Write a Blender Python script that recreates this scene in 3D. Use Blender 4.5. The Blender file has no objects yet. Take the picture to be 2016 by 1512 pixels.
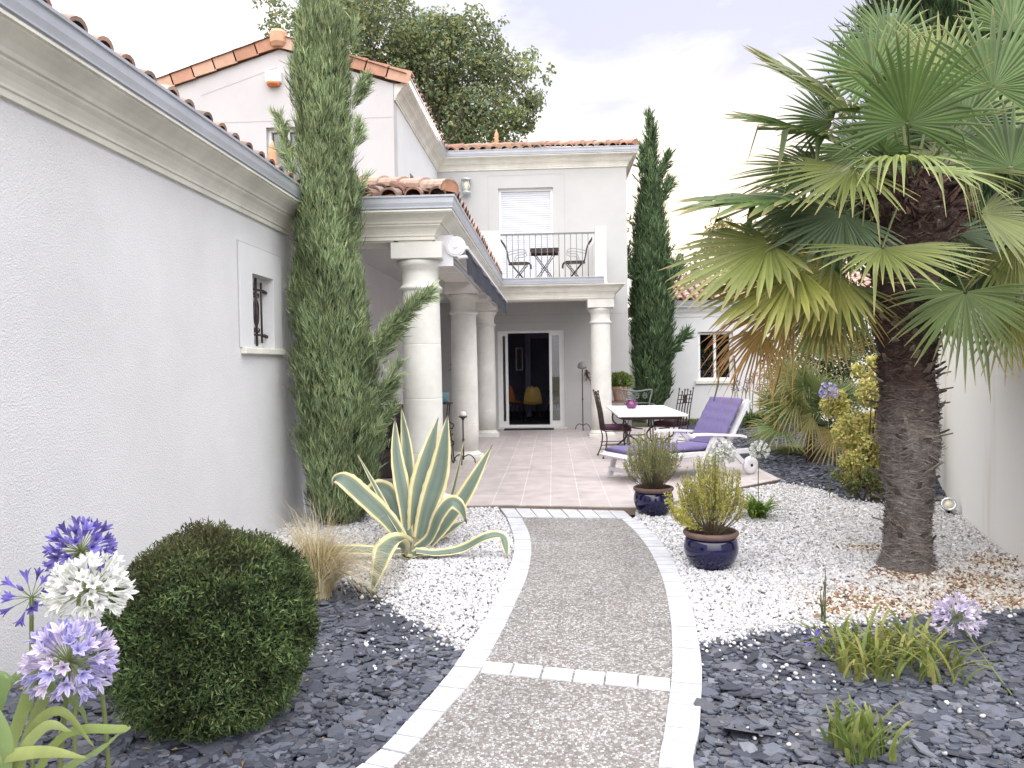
import bpy, bmesh, math, random
import numpy as np
from mathutils import Vector, Matrix
random.seed(7); rng = np.random.default_rng(7)
C = bpy.context.scene.collection
SC = bpy.context.scene

# ------------------------------------------------------------------ camera
EYE = 1.5; FPX = 1514.0
def Rz(a): c, s = math.cos(a), math.sin(a); return np.array([[c,-s,0],[s,c,0],[0,0,1]])
def Rx(a): c, s = math.cos(a), math.sin(a); return np.array([[1,0,0],[0,c,-s],[0,s,c]])
RC = Rz(math.radians(3.06)) @ Rx(math.radians(90-1.43)) @ Rz(math.radians(-.9))
cd = bpy.data.cameras.new('camera'); cam = bpy.data.objects.new('camera', cd); C.objects.link(cam)
cam.matrix_world = Matrix.Translation((0,0,EYE)) @ Matrix(RC.tolist()).to_4x4()
cd.sensor_width = 36; cd.lens = 36*FPX/2016; cd.clip_start = .05; cd.clip_end = 2000
SC.camera = cam

# ------------------------------------------------------------------ sky, sun, exposure
SUN_EL, SUN_AZ = 10, 12            # degrees above the horizon; to the right of straight ahead
w = bpy.data.worlds.new('World'); SC.world = w; w.use_nodes = True
nt = w.node_tree; N = nt.nodes; L = nt.links
bg = N['Background']; bg.inputs['Strength'].default_value = .1
sky = N.new('ShaderNodeTexSky'); sky.sky_type = 'NISHITA'; sky.sun_disc = False
sky.sun_elevation = math.radians(SUN_EL); sky.sun_rotation = math.radians(SUN_AZ)
tc = N.new('ShaderNodeTexCoord'); mp = N.new('ShaderNodeMapping'); mp.inputs['Scale'].default_value = (1.6,1.6,4)
n1 = N.new('ShaderNodeTexNoise'); n1.inputs['Scale'].default_value = 2.1; n1.inputs['Detail'].default_value = 7; n1.inputs['Roughness'].default_value = .55
n1.inputs['Distortion'].default_value = .35
L.new(tc.outputs['Generated'], mp.inputs[0]); L.new(mp.outputs[0], n1.inputs[0])
sx = N.new('ShaderNodeSeparateXYZ'); L.new(tc.outputs['Generated'], sx.inputs[0])
# blue gaps open in the overcast with height above the horizon, on the eastern (right) side
m1 = N.new('ShaderNodeMath'); m1.operation = 'MULTIPLY_ADD'; L.new(sx.outputs['Z'], m1.inputs[0]); m1.inputs[1].default_value = 1.5; m1.inputs[2].default_value = -.36
m2 = N.new('ShaderNodeMath'); m2.operation = 'MULTIPLY_ADD'; L.new(sx.outputs['X'], m2.inputs[0]); m2.inputs[1].default_value = .9; L.new(m1.outputs[0], m2.inputs[2])
m3 = N.new('ShaderNodeMath'); m3.operation = 'MULTIPLY_ADD'; L.new(n1.outputs['Fac'], m3.inputs[0]); m3.inputs[1].default_value = 1.9; L.new(m2.outputs[0], m3.inputs[2])
m3b = N.new('ShaderNodeMath'); m3b.operation = 'SUBTRACT'; L.new(m3.outputs[0], m3b.inputs[0]); m3b.inputs[1].default_value = .45; m3 = m3b
rmp = N.new('ShaderNodeValToRGB'); L.new(m3.outputs[0], rmp.inputs[0])
rmp.color_ramp.elements[0].position = .43; rmp.color_ramp.elements[0].color = (1,1,1,1)
rmp.color_ramp.elements[1].position = .84; rmp.color_ramp.elements[1].color = (.10,.10,.10,1)
CLOUD = (12.5, 12.2, 12.2, 1); BLUE = (6.6, 6.9, 8.9, 1)
thin = N.new('ShaderNodeMix'); thin.data_type = 'RGBA'; thin.inputs[0].default_value = .93
L.new(sky.outputs[0], thin.inputs[6]); thin.inputs[7].default_value = BLUE
mx = N.new('ShaderNodeMix'); mx.data_type = 'RGBA'; L.new(rmp.outputs[0], mx.inputs[0])
L.new(thin.outputs[2], mx.inputs[6]); mx.inputs[7].default_value = CLOUD
# added brightness in the unseen sky overhead and behind, to light the walls
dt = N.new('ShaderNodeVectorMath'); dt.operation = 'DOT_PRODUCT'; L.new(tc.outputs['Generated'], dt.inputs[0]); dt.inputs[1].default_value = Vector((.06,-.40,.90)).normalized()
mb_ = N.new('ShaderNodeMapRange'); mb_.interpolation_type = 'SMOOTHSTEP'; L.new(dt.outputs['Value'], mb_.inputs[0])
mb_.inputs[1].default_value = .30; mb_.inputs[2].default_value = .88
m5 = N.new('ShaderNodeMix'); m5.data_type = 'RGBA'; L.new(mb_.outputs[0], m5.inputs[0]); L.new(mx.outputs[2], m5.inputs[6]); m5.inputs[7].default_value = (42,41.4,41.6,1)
# warm glow of the low sun behind thin cloud
ds = N.new('ShaderNodeVectorMath'); ds.operation = 'DOT_PRODUCT'; L.new(tc.outputs['Generated'], ds.inputs[0])
ds.inputs[1].default_value = Vector((math.sin(math.radians(SUN_AZ))*math.cos(math.radians(SUN_EL)), math.cos(math.radians(SUN_AZ))*math.cos(math.radians(SUN_EL)), math.sin(math.radians(SUN_EL))))
mg = N.new('ShaderNodeMapRange'); mg.interpolation_type = 'SMOOTHSTEP'; L.new(ds.outputs['Value'], mg.inputs[0]); mg.inputs[1].default_value = .982; mg.inputs[2].default_value = 1.0
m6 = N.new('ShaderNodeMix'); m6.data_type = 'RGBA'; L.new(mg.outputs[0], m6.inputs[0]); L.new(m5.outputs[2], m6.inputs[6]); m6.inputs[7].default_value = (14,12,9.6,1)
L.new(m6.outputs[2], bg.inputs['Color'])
sd = bpy.data.lights.new('sun', 'SUN'); sd.energy = 1.2; sd.angle = math.radians(10); sd.color = (1,.86,.68)
so = bpy.data.objects.new('sun', sd); C.objects.link(so)
se, sa = math.radians(SUN_EL), math.radians(SUN_AZ)
so.rotation_euler = Vector((math.sin(sa)*math.cos(se), math.cos(sa)*math.cos(se), math.sin(se))).to_track_quat('Z','Y').to_euler()
so.location = (20,60,14)
SC.view_settings.view_transform = 'Standard'; SC.view_settings.look = 'None'; SC.view_settings.gamma = 1
SC.view_settings.exposure = 0.18; SC.view_settings.use_curve_mapping = False
SC.render.engine = 'CYCLES'; SC.cycles.max_bounces = 7; SC.cycles.transparent_max_bounces = 8

# ------------------------------------------------------------------ geometry from the camera calibration
def ray(u, v): return RC @ np.array([(u-1008)/FPX, -(v-756)/FPX, -1.])
def pz(u, v, z=0): d = ray(u, v); t = (z-EYE)/d[2]; return np.array([d[0]*t, d[1]*t, z])
def py(u, v, Y): d = ray(u, v); t = Y/d[1]; return np.array([d[0]*t, Y, d[2]*t+EYE])

# ------------------------------------------------------------------ materials
def mat(name, col, rough=.6, var=0., vs=4., col2=None, bump=0., bs=60., bd=.01, metal=0., attr=False, transl=0., spec=.4, coat=0., sheen=0., stretch=None, rvar=0):
    m = bpy.data.materials.new(name); m.use_nodes = True; nt = m.node_tree; N = nt.nodes; L = nt.links
    p = N['Principled BSDF']; p.inputs['Roughness'].default_value = rough; p.inputs['Metallic'].default_value = metal
    p.inputs['Specular IOR Level'].default_value = spec; p.inputs['Coat Weight'].default_value = coat
    tc = N.new('ShaderNodeTexCoord'); co = tc.outputs['Object']
    if stretch:
        mp = N.new('ShaderNodeMapping'); mp.inputs['Scale'].default_value = stretch; L.new(co, mp.inputs[0]); co = mp.outputs[0]
    c = None
    if attr:
        a = N.new('ShaderNodeAttribute'); a.attribute_name = 'Col'; c = a.outputs['Color']
    if var > 0 or col2:
        n = N.new('ShaderNodeTexNoise'); n.inputs['Scale'].default_value = vs; n.inputs['Detail'].default_value = 6; n.inputs['Roughness'].default_value = .65
        L.new(co, n.inputs[0])
        r = N.new('ShaderNodeMapRange'); r.inputs[1].default_value = .3; r.inputs[2].default_value = .7
        L.new(n.outputs['Fac'], r.inputs[0])
        if col2:
            r.inputs[3].default_value = 0; r.inputs[4].default_value = 1
            k = N.new('ShaderNodeMix'); k.data_type = 'RGBA'; L.new(r.outputs[0], k.inputs[0])
            k.inputs[6].default_value = (*col, 1); k.inputs[7].default_value = (*col2, 1)
            if c is not None:
                k2 = N.new('ShaderNodeMix'); k2.data_type = 'RGBA'; k2.blend_type = 'MULTIPLY'; k2.inputs[0].default_value = 1
                L.new(c, k2.inputs[6]); L.new(k.outputs[2], k2.inputs[7]); c = k2.outputs[2]
            else: c = k.outputs[2]
        else:
            r.inputs[3].default_value = 1-var; r.inputs[4].default_value = 1+var*.35
            k = N.new('ShaderNodeVectorMath'); k.operation = 'SCALE'
            if c is not None: L.new(c, k.inputs[0])
            else: k.inputs[0].default_value = col
            L.new(r.outputs[0], k.inputs['Scale']); c = k.outputs[0]
        if rvar:
            r2 = N.new('ShaderNodeMapRange'); r2.inputs[3].default_value = rough-rvar; r2.inputs[4].default_value = rough+rvar
            L.new(n.outputs['Fac'], r2.inputs[0]); L.new(r2.outputs[0], p.inputs['Roughness'])
    if c is not None: L.new(c, p.inputs['Base Color'])
    else: p.inputs['Base Color'].default_value = (*col, 1)
    if bump > 0:
        n = N.new('ShaderNodeTexNoise'); n.inputs['Scale'].default_value = bs; n.inputs['Detail'].default_value = 3; L.new(co, n.inputs[0])
        b = N.new('ShaderNodeBump'); b.inputs['Strength'].default_value = bump; b.inputs['Distance'].default_value = bd
        L.new(n.outputs['Fac'], b.inputs['Height']); L.new(b.outputs[0], p.inputs['Normal'])
    if transl > 0:
        t = N.new('ShaderNodeBsdfTranslucent'); ms = N.new('ShaderNodeMixShader'); ms.inputs[0].default_value = transl
        if c is not None: L.new(c, t.inputs['Color'])
        else: t.inputs['Color'].default_value = (*col, 1)
        L.new(p.outputs[0], ms.inputs[1]); L.new(t.outputs[0], ms.inputs[2]); L.new(ms.outputs[0], N['Material Output'].inputs['Surface'])
    return m
def glass(name, tint=(.02,.02,.03), alpha=.35):
    m = bpy.data.materials.new(name); m.use_nodes = True; nt = m.node_tree; N = nt.nodes; L = nt.links
    N.remove(N['Principled BSDF']); g = N.new('ShaderNodeBsdfGlossy'); g.inputs['Roughness'].default_value = .02
    t = N.new('ShaderNodeBsdfTransparent'); t.inputs['Color'].default_value = (.75,.78,.8,1)
    ms = N.new('ShaderNodeMixShader'); fr = N.new('ShaderNodeFresnel'); fr.inputs['IOR'].default_value = 1.9
    L.new(fr.outputs[0], ms.inputs[0]); L.new(t.outputs[0], ms.inputs[1]); L.new(g.outputs[0], ms.inputs[2]); L.new(ms.outputs[0], N['Material Output'].inputs['Surface'])
    return m

M = {}
M['render'] = mat('render', (.70,.695,.705), .85, .09, .9, bump=1.0, bs=105, bd=.007)
M['render_smooth'] = mat('render_smooth', (.68,.68,.69), .8, .06, 2, bump=.2, bs=120, bd=.003)
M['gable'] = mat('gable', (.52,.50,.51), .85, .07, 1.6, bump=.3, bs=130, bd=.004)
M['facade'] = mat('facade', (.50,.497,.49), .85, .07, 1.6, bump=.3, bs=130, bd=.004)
M['stone'] = mat('stone', (.75,.725,.65), .8, .20, 2.2, bump=.35, bs=40, bd=.003)
M['stone_col'] = mat('stone_col', (.72,.705,.66), .8, .17, 2.6, bump=.35, bs=50, bd=.003)
M['zinc'] = mat('zinc', (.50,.52,.57), .34, .14, 3, metal=.25, rvar=.1)
M['terracotta'] = mat('terracotta', (1,1,1), .85, .3, 14, attr=True, bump=.4, bs=60, bd=.004)
M['underlay'] = mat('underlay', (.20,.10,.065), .9, .4, 20, bump=.4)
M['white_paint'] = mat('white_paint', (.80,.80,.80), .35, .04, 3)
M['plastic'] = mat('plastic', (.70,.69,.72), .38, .06, 6)
M['iron'] = mat('iron', (.055,.035,.035), .6, .4, 40, bump=.2, bs=150, bd=.001)
M['grey_iron'] = mat('grey_iron', (.20,.20,.21), .5, .2, 20)
M['verdigris'] = mat('verdigris', (.14,.16,.155), .6, .2, 20)
M['dark'] = mat('dark', (.018,.018,.026), .8, .3, 8)
M['purple'] = mat('purple', (.15,.125,.26), .9, .16, 25, bump=.5, bs=260, bd=.002)
M['plum'] = mat('plum', (.075,.025,.05), .9, .2, 20, bump=.3)
M['glass'] = glass('glass')
M['awning'] = mat('awning', (.035,.038,.055), .85, .2, 30, bump=.2, bs=200)
M['wicker'] = mat('wicker', (.055,.045,.045), .7, .5, 60, bump=1, bs=90, bd=.01, stretch=(1,1,4))
M['blue_glaze'] = mat('blue_glaze', (.005,.006,.045), .12, .35, 5, coat=.6, bump=.06, bs=12, bd=.01, rvar=.05)
M['clay'] = mat('clay', (.15,.095,.08), .7, .25, 12, bump=.3)
M['terra_pot'] = mat('terra_pot', (.42,.28,.22), .8, .2, 12, bump=.3)
M['soil'] = mat('soil', (.045,.028,.018), .95, .5, 60, bump=1, bs=90, bd=.02)
M['bark'] = mat('bark', (.10,.075,.055), .9, .5, 12, bump=1, bs=25, bd=.03, stretch=(1,1,.25))
M['leaf'] = mat('leaf', (1,1,1), .55, .25, 9, attr=True, transl=.36, spec=.3)
M['needle'] = mat('needle', (1,1,1), .7, .3, 5, attr=True, transl=.15, spec=.2)
M['palm'] = mat('palm', (1,1,1), .45, .14, 7, attr=True, transl=.30, spec=.45)
M['fibre'] = mat('fibre', (1,1,1), .9, .35, 30, attr=True, bump=1, bs=110, bd=.02, stretch=(1,1,.35))
M['petal'] = mat('petal', (1,1,1), .6, .12, 30, attr=True, transl=.3)
M['agave'] = mat('agave', (1,1,1), .5, .12, 6, attr=True, bump=.15, bs=40, spec=.35)
M['pebble'] = mat('pebble', (1,1,1), .7, .12, 90, attr=True)
M['slate'] = mat('slate', (1,1,1), .55, .25, 45, attr=True, bump=.4, bs=120, bd=.003, spec=.45)
M['gravel_bed'] = mat('gravel_bed', (.50,.47,.46), .9, 0, 90, col2=(.16,.14,.13), bump=1, bs=70, bd=.02)
M['slate_bed'] = mat('slate_bed', (.035,.037,.046), .8, .5, 30, bump=1, bs=40, bd=.02)
M['ceramic'] = mat('ceramic', (.16,.03,.13), .15, .2, 10, coat=.5)
M['wax'] = mat('wax', (.80,.76,.70), .5)
M['room'] = mat('room', (.30,.29,.40), .9, .2, 2)
M['room_floor'] = mat('room_floor', (.055,.055,.062), .5, .4, 14)
M['yellow_shell'] = mat('yellow_shell', (.36,.245,.07), .4)
M['orange_plastic'] = mat('orange_plastic', (.62,.20,.07), .4)
M['lamp_glass'] = mat('lamp_glass', (.72,.68,.52), .2, coat=.5)
M['mat'] = mat('mat', (.02,.018,.035), .95, .3, 60, bump=.5)
M['brown_edge'] = mat('brown_edge', (.30,.22,.18), .9, .3, 20)

def paver_mat():
    m = mat('paver', (.78,.78,.80), .7, 0, 9, col2=(.66,.66,.69), bump=.35, bs=45, bd=.004); return m
M['paver'] = paver_mat()
def aggregate_mat():
    m = bpy.data.materials.new('aggregate'); m.use_nodes = True; nt = m.node_tree; N = nt.nodes; L = nt.links
    p = N['Principled BSDF']; p.inputs['Roughness'].default_value = .75
    tc = N.new('ShaderNodeTexCoord')
    v = N.new('ShaderNodeTexVoronoi'); v.inputs['Scale'].default_value = 78; L.new(tc.outputs['Object'], v.inputs['Vector'])
    r = N.new('ShaderNodeValToRGB'); cr = r.color_ramp; cr.interpolation = 'CONSTANT'
    cols = [(.46,.44,.42),(.24,.215,.20),(.58,.57,.56),(.36,.31,.28),(.50,.49,.485),(.30,.28,.27),(.72,.71,.70),(.40,.36,.34)]
    cr.elements[0].color = (*cols[0],1)
    for i, c in enumerate(cols[1:]):
        e = cr.elements.new((i+1)/8) if i < 6 else cr.elements[-1]
        e.position = (i+1)/8; e.color = (*c,1)
    L.new(v.outputs['Color'], r.inputs[0])
    v2 = N.new('ShaderNodeTexVoronoi'); v2.feature = 'DISTANCE_TO_EDGE'; v2.inputs['Scale'].default_value = 78; L.new(tc.outputs['Object'], v2.inputs['Vector'])
    mr = N.new('ShaderNodeMapRange'); mr.inputs[1].default_value = .0; mr.inputs[2].default_value = .12; L.new(v2.outputs[0], mr.inputs[0])
    mx = N.new('ShaderNodeMix'); mx.data_type = 'RGBA'; L.new(mr.outputs[0], mx.inputs[0]); mx.inputs[6].default_value = (.30,.28,.265,1); L.new(r.outputs[0], mx.inputs[7])
    n = N.new('ShaderNodeTexNoise'); n.inputs['Scale'].default_value = 2.5; n.inputs['Detail'].default_value = 6; L.new(tc.outputs['Object'], n.inputs[0])
    mr2 = N.new('ShaderNodeMapRange'); mr2.inputs[1].default_value = .3; mr2.inputs[2].default_value = .7; mr2.inputs[3].default_value = .55; mr2.inputs[4].default_value = .70; L.new(n.outputs['Fac'], mr2.inputs[0])
    k = N.new('ShaderNodeVectorMath'); k.operation = 'SCALE'; L.new(mx.outputs[2], k.inputs[0]); L.new(mr2.outputs[0], k.inputs['Scale'])
    L.new(k.outputs[0], p.inputs['Base Color'])
    b = N.new('ShaderNodeBump'); b.inputs['Strength'].default_value = .7; b.inputs['Distance'].default_value = .004; L.new(mr.outputs[0], b.inputs['Height']); L.new(b.outputs[0], p.inputs['Normal'])
    return m
M['aggregate'] = aggregate_mat()
def tile_mat(name, c1, c2, mortar, size=.308, off=(0,0)):
    m = bpy.data.materials.new(name); m.use_nodes = True; nt = m.node_tree; N = nt.nodes; L = nt.links
    p = N['Principled BSDF']; p.inputs['Specular IOR Level'].default_value = .5
    tc = N.new('ShaderNodeTexCoord'); mp = N.new('ShaderNodeMapping'); mp.inputs['Location'].default_value = (off[0],off[1],0); L.new(tc.outputs['Object'], mp.inputs[0])
    b = N.new('ShaderNodeTexBrick'); b.offset = 0; b.offset_frequency = 2; b.inputs['Scale'].default_value = 1
    b.inputs['Brick Width'].default_value = size; b.inputs['Row Height'].default_value = size; b.inputs['Mortar Size'].default_value = .0055; b.inputs['Mortar Smooth'].default_value = .3
    b.inputs['Color1'].default_value = (*c1,1); b.inputs['Color2'].default_value = (*c2,1); b.inputs['Mortar'].default_value = (*mortar,1)
    L.new(mp.outputs[0], b.inputs[0])
    n = N.new('ShaderNodeTexNoise'); n.inputs['Scale'].default_value = 5; n.inputs['Detail'].default_value = 7; L.new(tc.outputs['Object'], n.inputs[0])
    r = N.new('ShaderNodeMapRange'); r.inputs[1].default_value = .3; r.inputs[2].default_value = .7; r.inputs[3].default_value = .84; r.inputs[4].default_value = 1.1; L.new(n.outputs['Fac'], r.inputs[0])
    k = N.new('ShaderNodeVectorMath'); k.operation = 'SCALE'; L.new(b.outputs[0], k.inputs[0]); L.new(r.outputs[0], k.inputs['Scale']); L.new(k.outputs[0], p.inputs['Base Color'])
    r2 = N.new('ShaderNodeMapRange'); r2.inputs[3].default_value = .32; r2.inputs[4].default_value = .62; L.new(n.outputs['Fac'], r2.inputs[0]); L.new(r2.outputs[0], p.inputs['Roughness'])
    n2 = N.new('ShaderNodeTexNoise'); n2.inputs['Scale'].default_value = 14; L.new(tc.outputs['Object'], n2.inputs[0])
    ad = N.new('ShaderNodeMath'); ad.operation = 'MULTIPLY_ADD'; L.new(b.outputs['Fac'], ad.inputs[0]); ad.inputs[1].default_value = -.8; L.new(n2.outputs['Fac'], ad.inputs[2])
    bp = N.new('ShaderNodeBump'); bp.inputs['Strength'].default_value = .4; bp.inputs['Distance'].default_value = .004; L.new(ad.outputs[0], bp.inputs['Height']); L.new(bp.outputs[0], p.inputs['Normal'])
    return m
M['tiles'] = tile_mat('tiles', (.44,.385,.375), (.475,.42,.405), (.58,.55,.55), off=(-.572+.308*2,-7.95+.308*26))
def stained_wall_mat():
    m = bpy.data.materials.new('garden_wall'); m.use_nodes = True; nt = m.node_tree; N = nt.nodes; L = nt.links
    p = N['Principled BSDF']; p.inputs['Roughness'].default_value = .9
    tc = N.new('ShaderNodeTexCoord'); mp = N.new('ShaderNodeMapping'); mp.inputs['Scale'].default_value = (1.1,1.1,.10); L.new(tc.outputs['Object'], mp.inputs[0])
    n = N.new('ShaderNodeTexNoise'); n.inputs['Scale'].default_value = 1.6; n.inputs['Detail'].default_value = 4; L.new(mp.outputs[0], n.inputs[0])
    r = N.new('ShaderNodeValToRGB'); L.new(n.outputs['Fac'], r.inputs[0]); e = r.color_ramp.elements
    e[0].position = .30; e[0].color = (.66,.60,.53,1); e[1].position = .46; e[1].color = (.83,.815,.78,1)
    L.new(r.outputs[0], p.inputs['Base Color'])
    n2 = N.new('ShaderNodeTexNoise'); n2.inputs['Scale'].default_value = 120; L.new(tc.outputs['Object'], n2.inputs[0])
    bp = N.new('ShaderNodeBump'); bp.inputs['Strength'].default_value = .4; bp.inputs['Distance'].default_value = .004; L.new(n2.outputs['Fac'], bp.inputs['Height']); L.new(bp.outputs[0], p.inputs['Normal'])
    return m
M['garden_wall'] = stained_wall_mat()

# ------------------------------------------------------------------ mesh helpers
def rnd(a, b): return random.uniform(a, b)
class MB:
    def __init__(s): s.v = []; s.f = []; s.c = []; s.smooth = []
    def add(s, vs, fs, col=None, sm=False):
        o = len(s.v); s.v += [tuple(map(float, p)) for p in vs]
        for f in fs: s.f.append(tuple(o+i for i in f)); s.smooth.append(sm)
        s.c += [col or (1,1,1)]*len(vs)
    def box(s, x0, x1, y0, y1, z0, z1, rz=0, o=(0,0,0), col=None, bev=0.):
        vs = []
        if bev > 0:
            b = bev
            for z, q in ((z0,b),(z0+b,0),(z1-b,0),(z1,b)):
                vs += [(x0+q,y0+b,z),(x0+b,y0+q,z),(x1-b,y0+q,z),(x1-q,y0+b,z),(x1-q,y1-b,z),(x1-b,y1-q,z),(x0+b,y1-q,z),(x0+q,y1-b,z)]
            fs = [tuple(range(7,-1,-1)), tuple(range(24,32))]
            for k in range(3): fs += [(k*8+i, k*8+(i+1)%8, (k+1)*8+(i+1)%8, (k+1)*8+i) for i in range(8)]
        else:
            vs = [(x0,y0,z0),(x1,y0,z0),(x1,y1,z0),(x0,y1,z0),(x0,y0,z1),(x1,y0,z1),(x1,y1,z1),(x0,y1,z1)]
            fs = [(3,2,1,0),(4,5,6,7),(0,1,5,4),(1,2,6,5),(2,3,7,6),(3,0,4,7)]
        if rz or o != (0,0,0):
            c, q = math.cos(rz), math.sin(rz); vs = [(x*c-y*q+o[0], x*q+y*c+o[1], z+o[2]) for x, y, z in vs]
        s.add(vs, fs, col)
    def tube(s, pts, r, n=6, col=None, caps=True, sm=True, flat=1.):
        pts = [Vector(p) for p in pts]; rs = r if isinstance(r, (list, tuple)) else [r]*len(pts)
        vs = []; up = Vector((0,0,1))
        t0 = (pts[1]-pts[0]).normalized(); a = t0.cross(up)
        if a.length < .05: a = Vector((1,0,0))
        a.normalize()
        for i, p in enumerate(pts):
            t = (pts[min(i+1,len(pts)-1)]-pts[max(i-1,0)]).normalized()
            a = (a - t*a.dot(t)).normalized(); b = t.cross(a)
            for k in range(n):
                th = 2*math.pi*k/n; vs.append(p + a*math.cos(th)*rs[i] + b*math.sin(th)*rs[i]*flat)
        fs = [(i*n+k, i*n+(k+1)%n, (i+1)*n+(k+1)%n, (i+1)*n+k) for i in range(len(pts)-1) for k in range(n)]
        if caps: fs += [tuple(range(n-1,-1,-1)), tuple(range((len(pts)-1)*n, len(pts)*n))]
        s.add(vs, fs, col, sm)
    def lathe(s, prof, c=(0,0,0), n=32, col=None, sm=True, cap=True):
        vs = [(c[0]+r*math.cos(2*math.pi*k/n), c[1]+r*math.sin(2*math.pi*k/n), c[2]+z) for r, z in prof for k in range(n)]
        fs = [(i*n+k, i*n+(k+1)%n, (i+1)*n+(k+1)%n, (i+1)*n+k) for i in range(len(prof)-1) for k in range(n)]
        if cap: fs += [tuple(range(n-1,-1,-1)), tuple(range((len(prof)-1)*n, len(prof)*n))]
        s.add(vs, fs, col, sm)
    def prism(s, poly, z0, z1, col=None):
        n = len(poly); s.add([(x,y,z0) for x,y in poly]+[(x,y,z1) for x,y in poly],
            [tuple(range(n-1,-1,-1)), tuple(range(n,2*n))]+[(i,(i+1)%n,n+(i+1)%n,n+i) for i in range(n)], col)
    def build(s, name, m, parent=None, kind=None, shade=None):
        me = bpy.data.meshes.new(name); me.from_pydata(s.v, [], s.f); me.update()
        me.polygons.foreach_set('use_smooth', s.smooth)
        if any(c != (1,1,1) for c in s.c):
            a = me.color_attributes.new('Col', 'FLOAT_COLOR', 'POINT')
            a.data.foreach_set('color', np.c_[np.array(s.c), np.ones(len(s.c))].ravel())
        me.materials.append(m if not isinstance(m, str) else M[m])
        o = bpy.data.objects.new(name, me); C.objects.link(o)
        if parent: o.parent = parent
        if kind: o['kind'] = kind
        return o
def thing(name, label, cat, loc=(0,0,0), rz=0, group=None):
    o = bpy.data.objects.new(name, None); C.objects.link(o); o.location = tuple(map(float, loc)); o.rotation_euler = (0,0,rz)
    o.empty_display_size = .1; o['label'] = label; o['category'] = cat
    if group: o['group'] = group
    return o
def tag(o, label, cat, group=None):
    o['label'] = label; o['category'] = cat
    if group: o['group'] = group
    return o
def copy_tree(o, parent=None):
    c = o.copy(); C.objects.link(c)
    if parent: c.parent = parent
    for ch in list(o.children): copy_tree(ch, c)
    return c
def relabel(o, label, loc=None, rz=None, scale=None):
    o['label'] = label
    if loc is not None: o.location = tuple(map(float, loc))
    if rz is not None: o.rotation_euler = (0,0,rz)
    if scale: o.scale = (scale,)*3
    return o

def bulk(name, m, V, faces, col, parent=None, kind=None, smooth=False):
    """V (n,k,3) copies of a template with the face lists FACES; col (n,3) or (n,k,3)"""
    n, k = V.shape[:2]; me = bpy.data.meshes.new(name)
    me.vertices.add(n*k); me.vertices.foreach_set('co', V.reshape(-1).astype(np.float32))
    lens = np.array([len(f) for f in faces]); tot = int(lens.sum()); flat = np.concatenate([np.array(f) for f in faces])
    idx = (flat[None,:] + (np.arange(n)*k)[:,None]).ravel()
    me.loops.add(n*tot); me.loops.foreach_set('vertex_index', idx.astype(np.int32))
    st = (np.concatenate([[0], np.cumsum(lens)[:-1]])[None,:] + (np.arange(n)*tot)[:,None]).ravel()
    me.polygons.add(n*len(faces)); me.polygons.foreach_set('loop_start', st.astype(np.int32))
    me.polygons.foreach_set('loop_total', np.tile(lens, n).astype(np.int32))
    me.polygons.foreach_set('use_smooth', np.full(n*len(faces), smooth)); me.update(calc_edges=True)
    if col.ndim == 2: col = np.repeat(col[:,None,:], k, 1)
    a = me.color_attributes.new('Col', 'FLOAT_COLOR', 'POINT')
    a.data.foreach_set('color', np.concatenate([col, np.ones((n,k,1))], 2).reshape(-1).astype(np.float32))
    me.materials.append(M[m]); o = bpy.data.objects.new(name, me); C.objects.link(o)
    if parent: o.parent = parent
    if kind: o['kind'] = kind
    return o
def nrm(a): return a/np.maximum(np.linalg.norm(a, axis=-1, keepdims=True), 1e-9)
def leaves(name, m, P, D, Nn, Ln, W, col, parent=None, kind=None, fold=.25, curl=.15, blade=False):
    """one leaf per point: P position, D direction, Nn rough normal, Ln length, W width"""
    D = nrm(D); S = nrm(np.cross(D, Nn)); U = np.cross(S, D); Ln = Ln[:,None]; W = W[:,None]
    if blade:
        V = np.stack([P-S*W*.3, P+S*W*.3, P+D*Ln*.5+S*W*.5+U*Ln*curl*.3, P+D*Ln*.5-S*W*.5+U*Ln*curl*.3, P+D*Ln+U*Ln*(-curl)], 1)
        F = [(0,1,2,3),(3,2,4)]
    else:
        V = np.stack([P, P+D*Ln*.45+S*W*.5+U*W*fold, P+D*Ln-U*Ln*curl, P+D*Ln*.45-S*W*.5+U*W*fold], 1)
        F = [(0,1,2),(0,2,3)]
    return bulk(name, m, V, F, col, parent, kind)
def colmix(n, cols, jit=.18):
    cols = np.array(cols, float); c = cols[rng.integers(0, len(cols), n)]
    return np.clip(c*(1+rng.normal(0, jit, (n,1))), .003, 1)
def rdir(n): return nrm(rng.normal(size=(n,3)))

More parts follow.
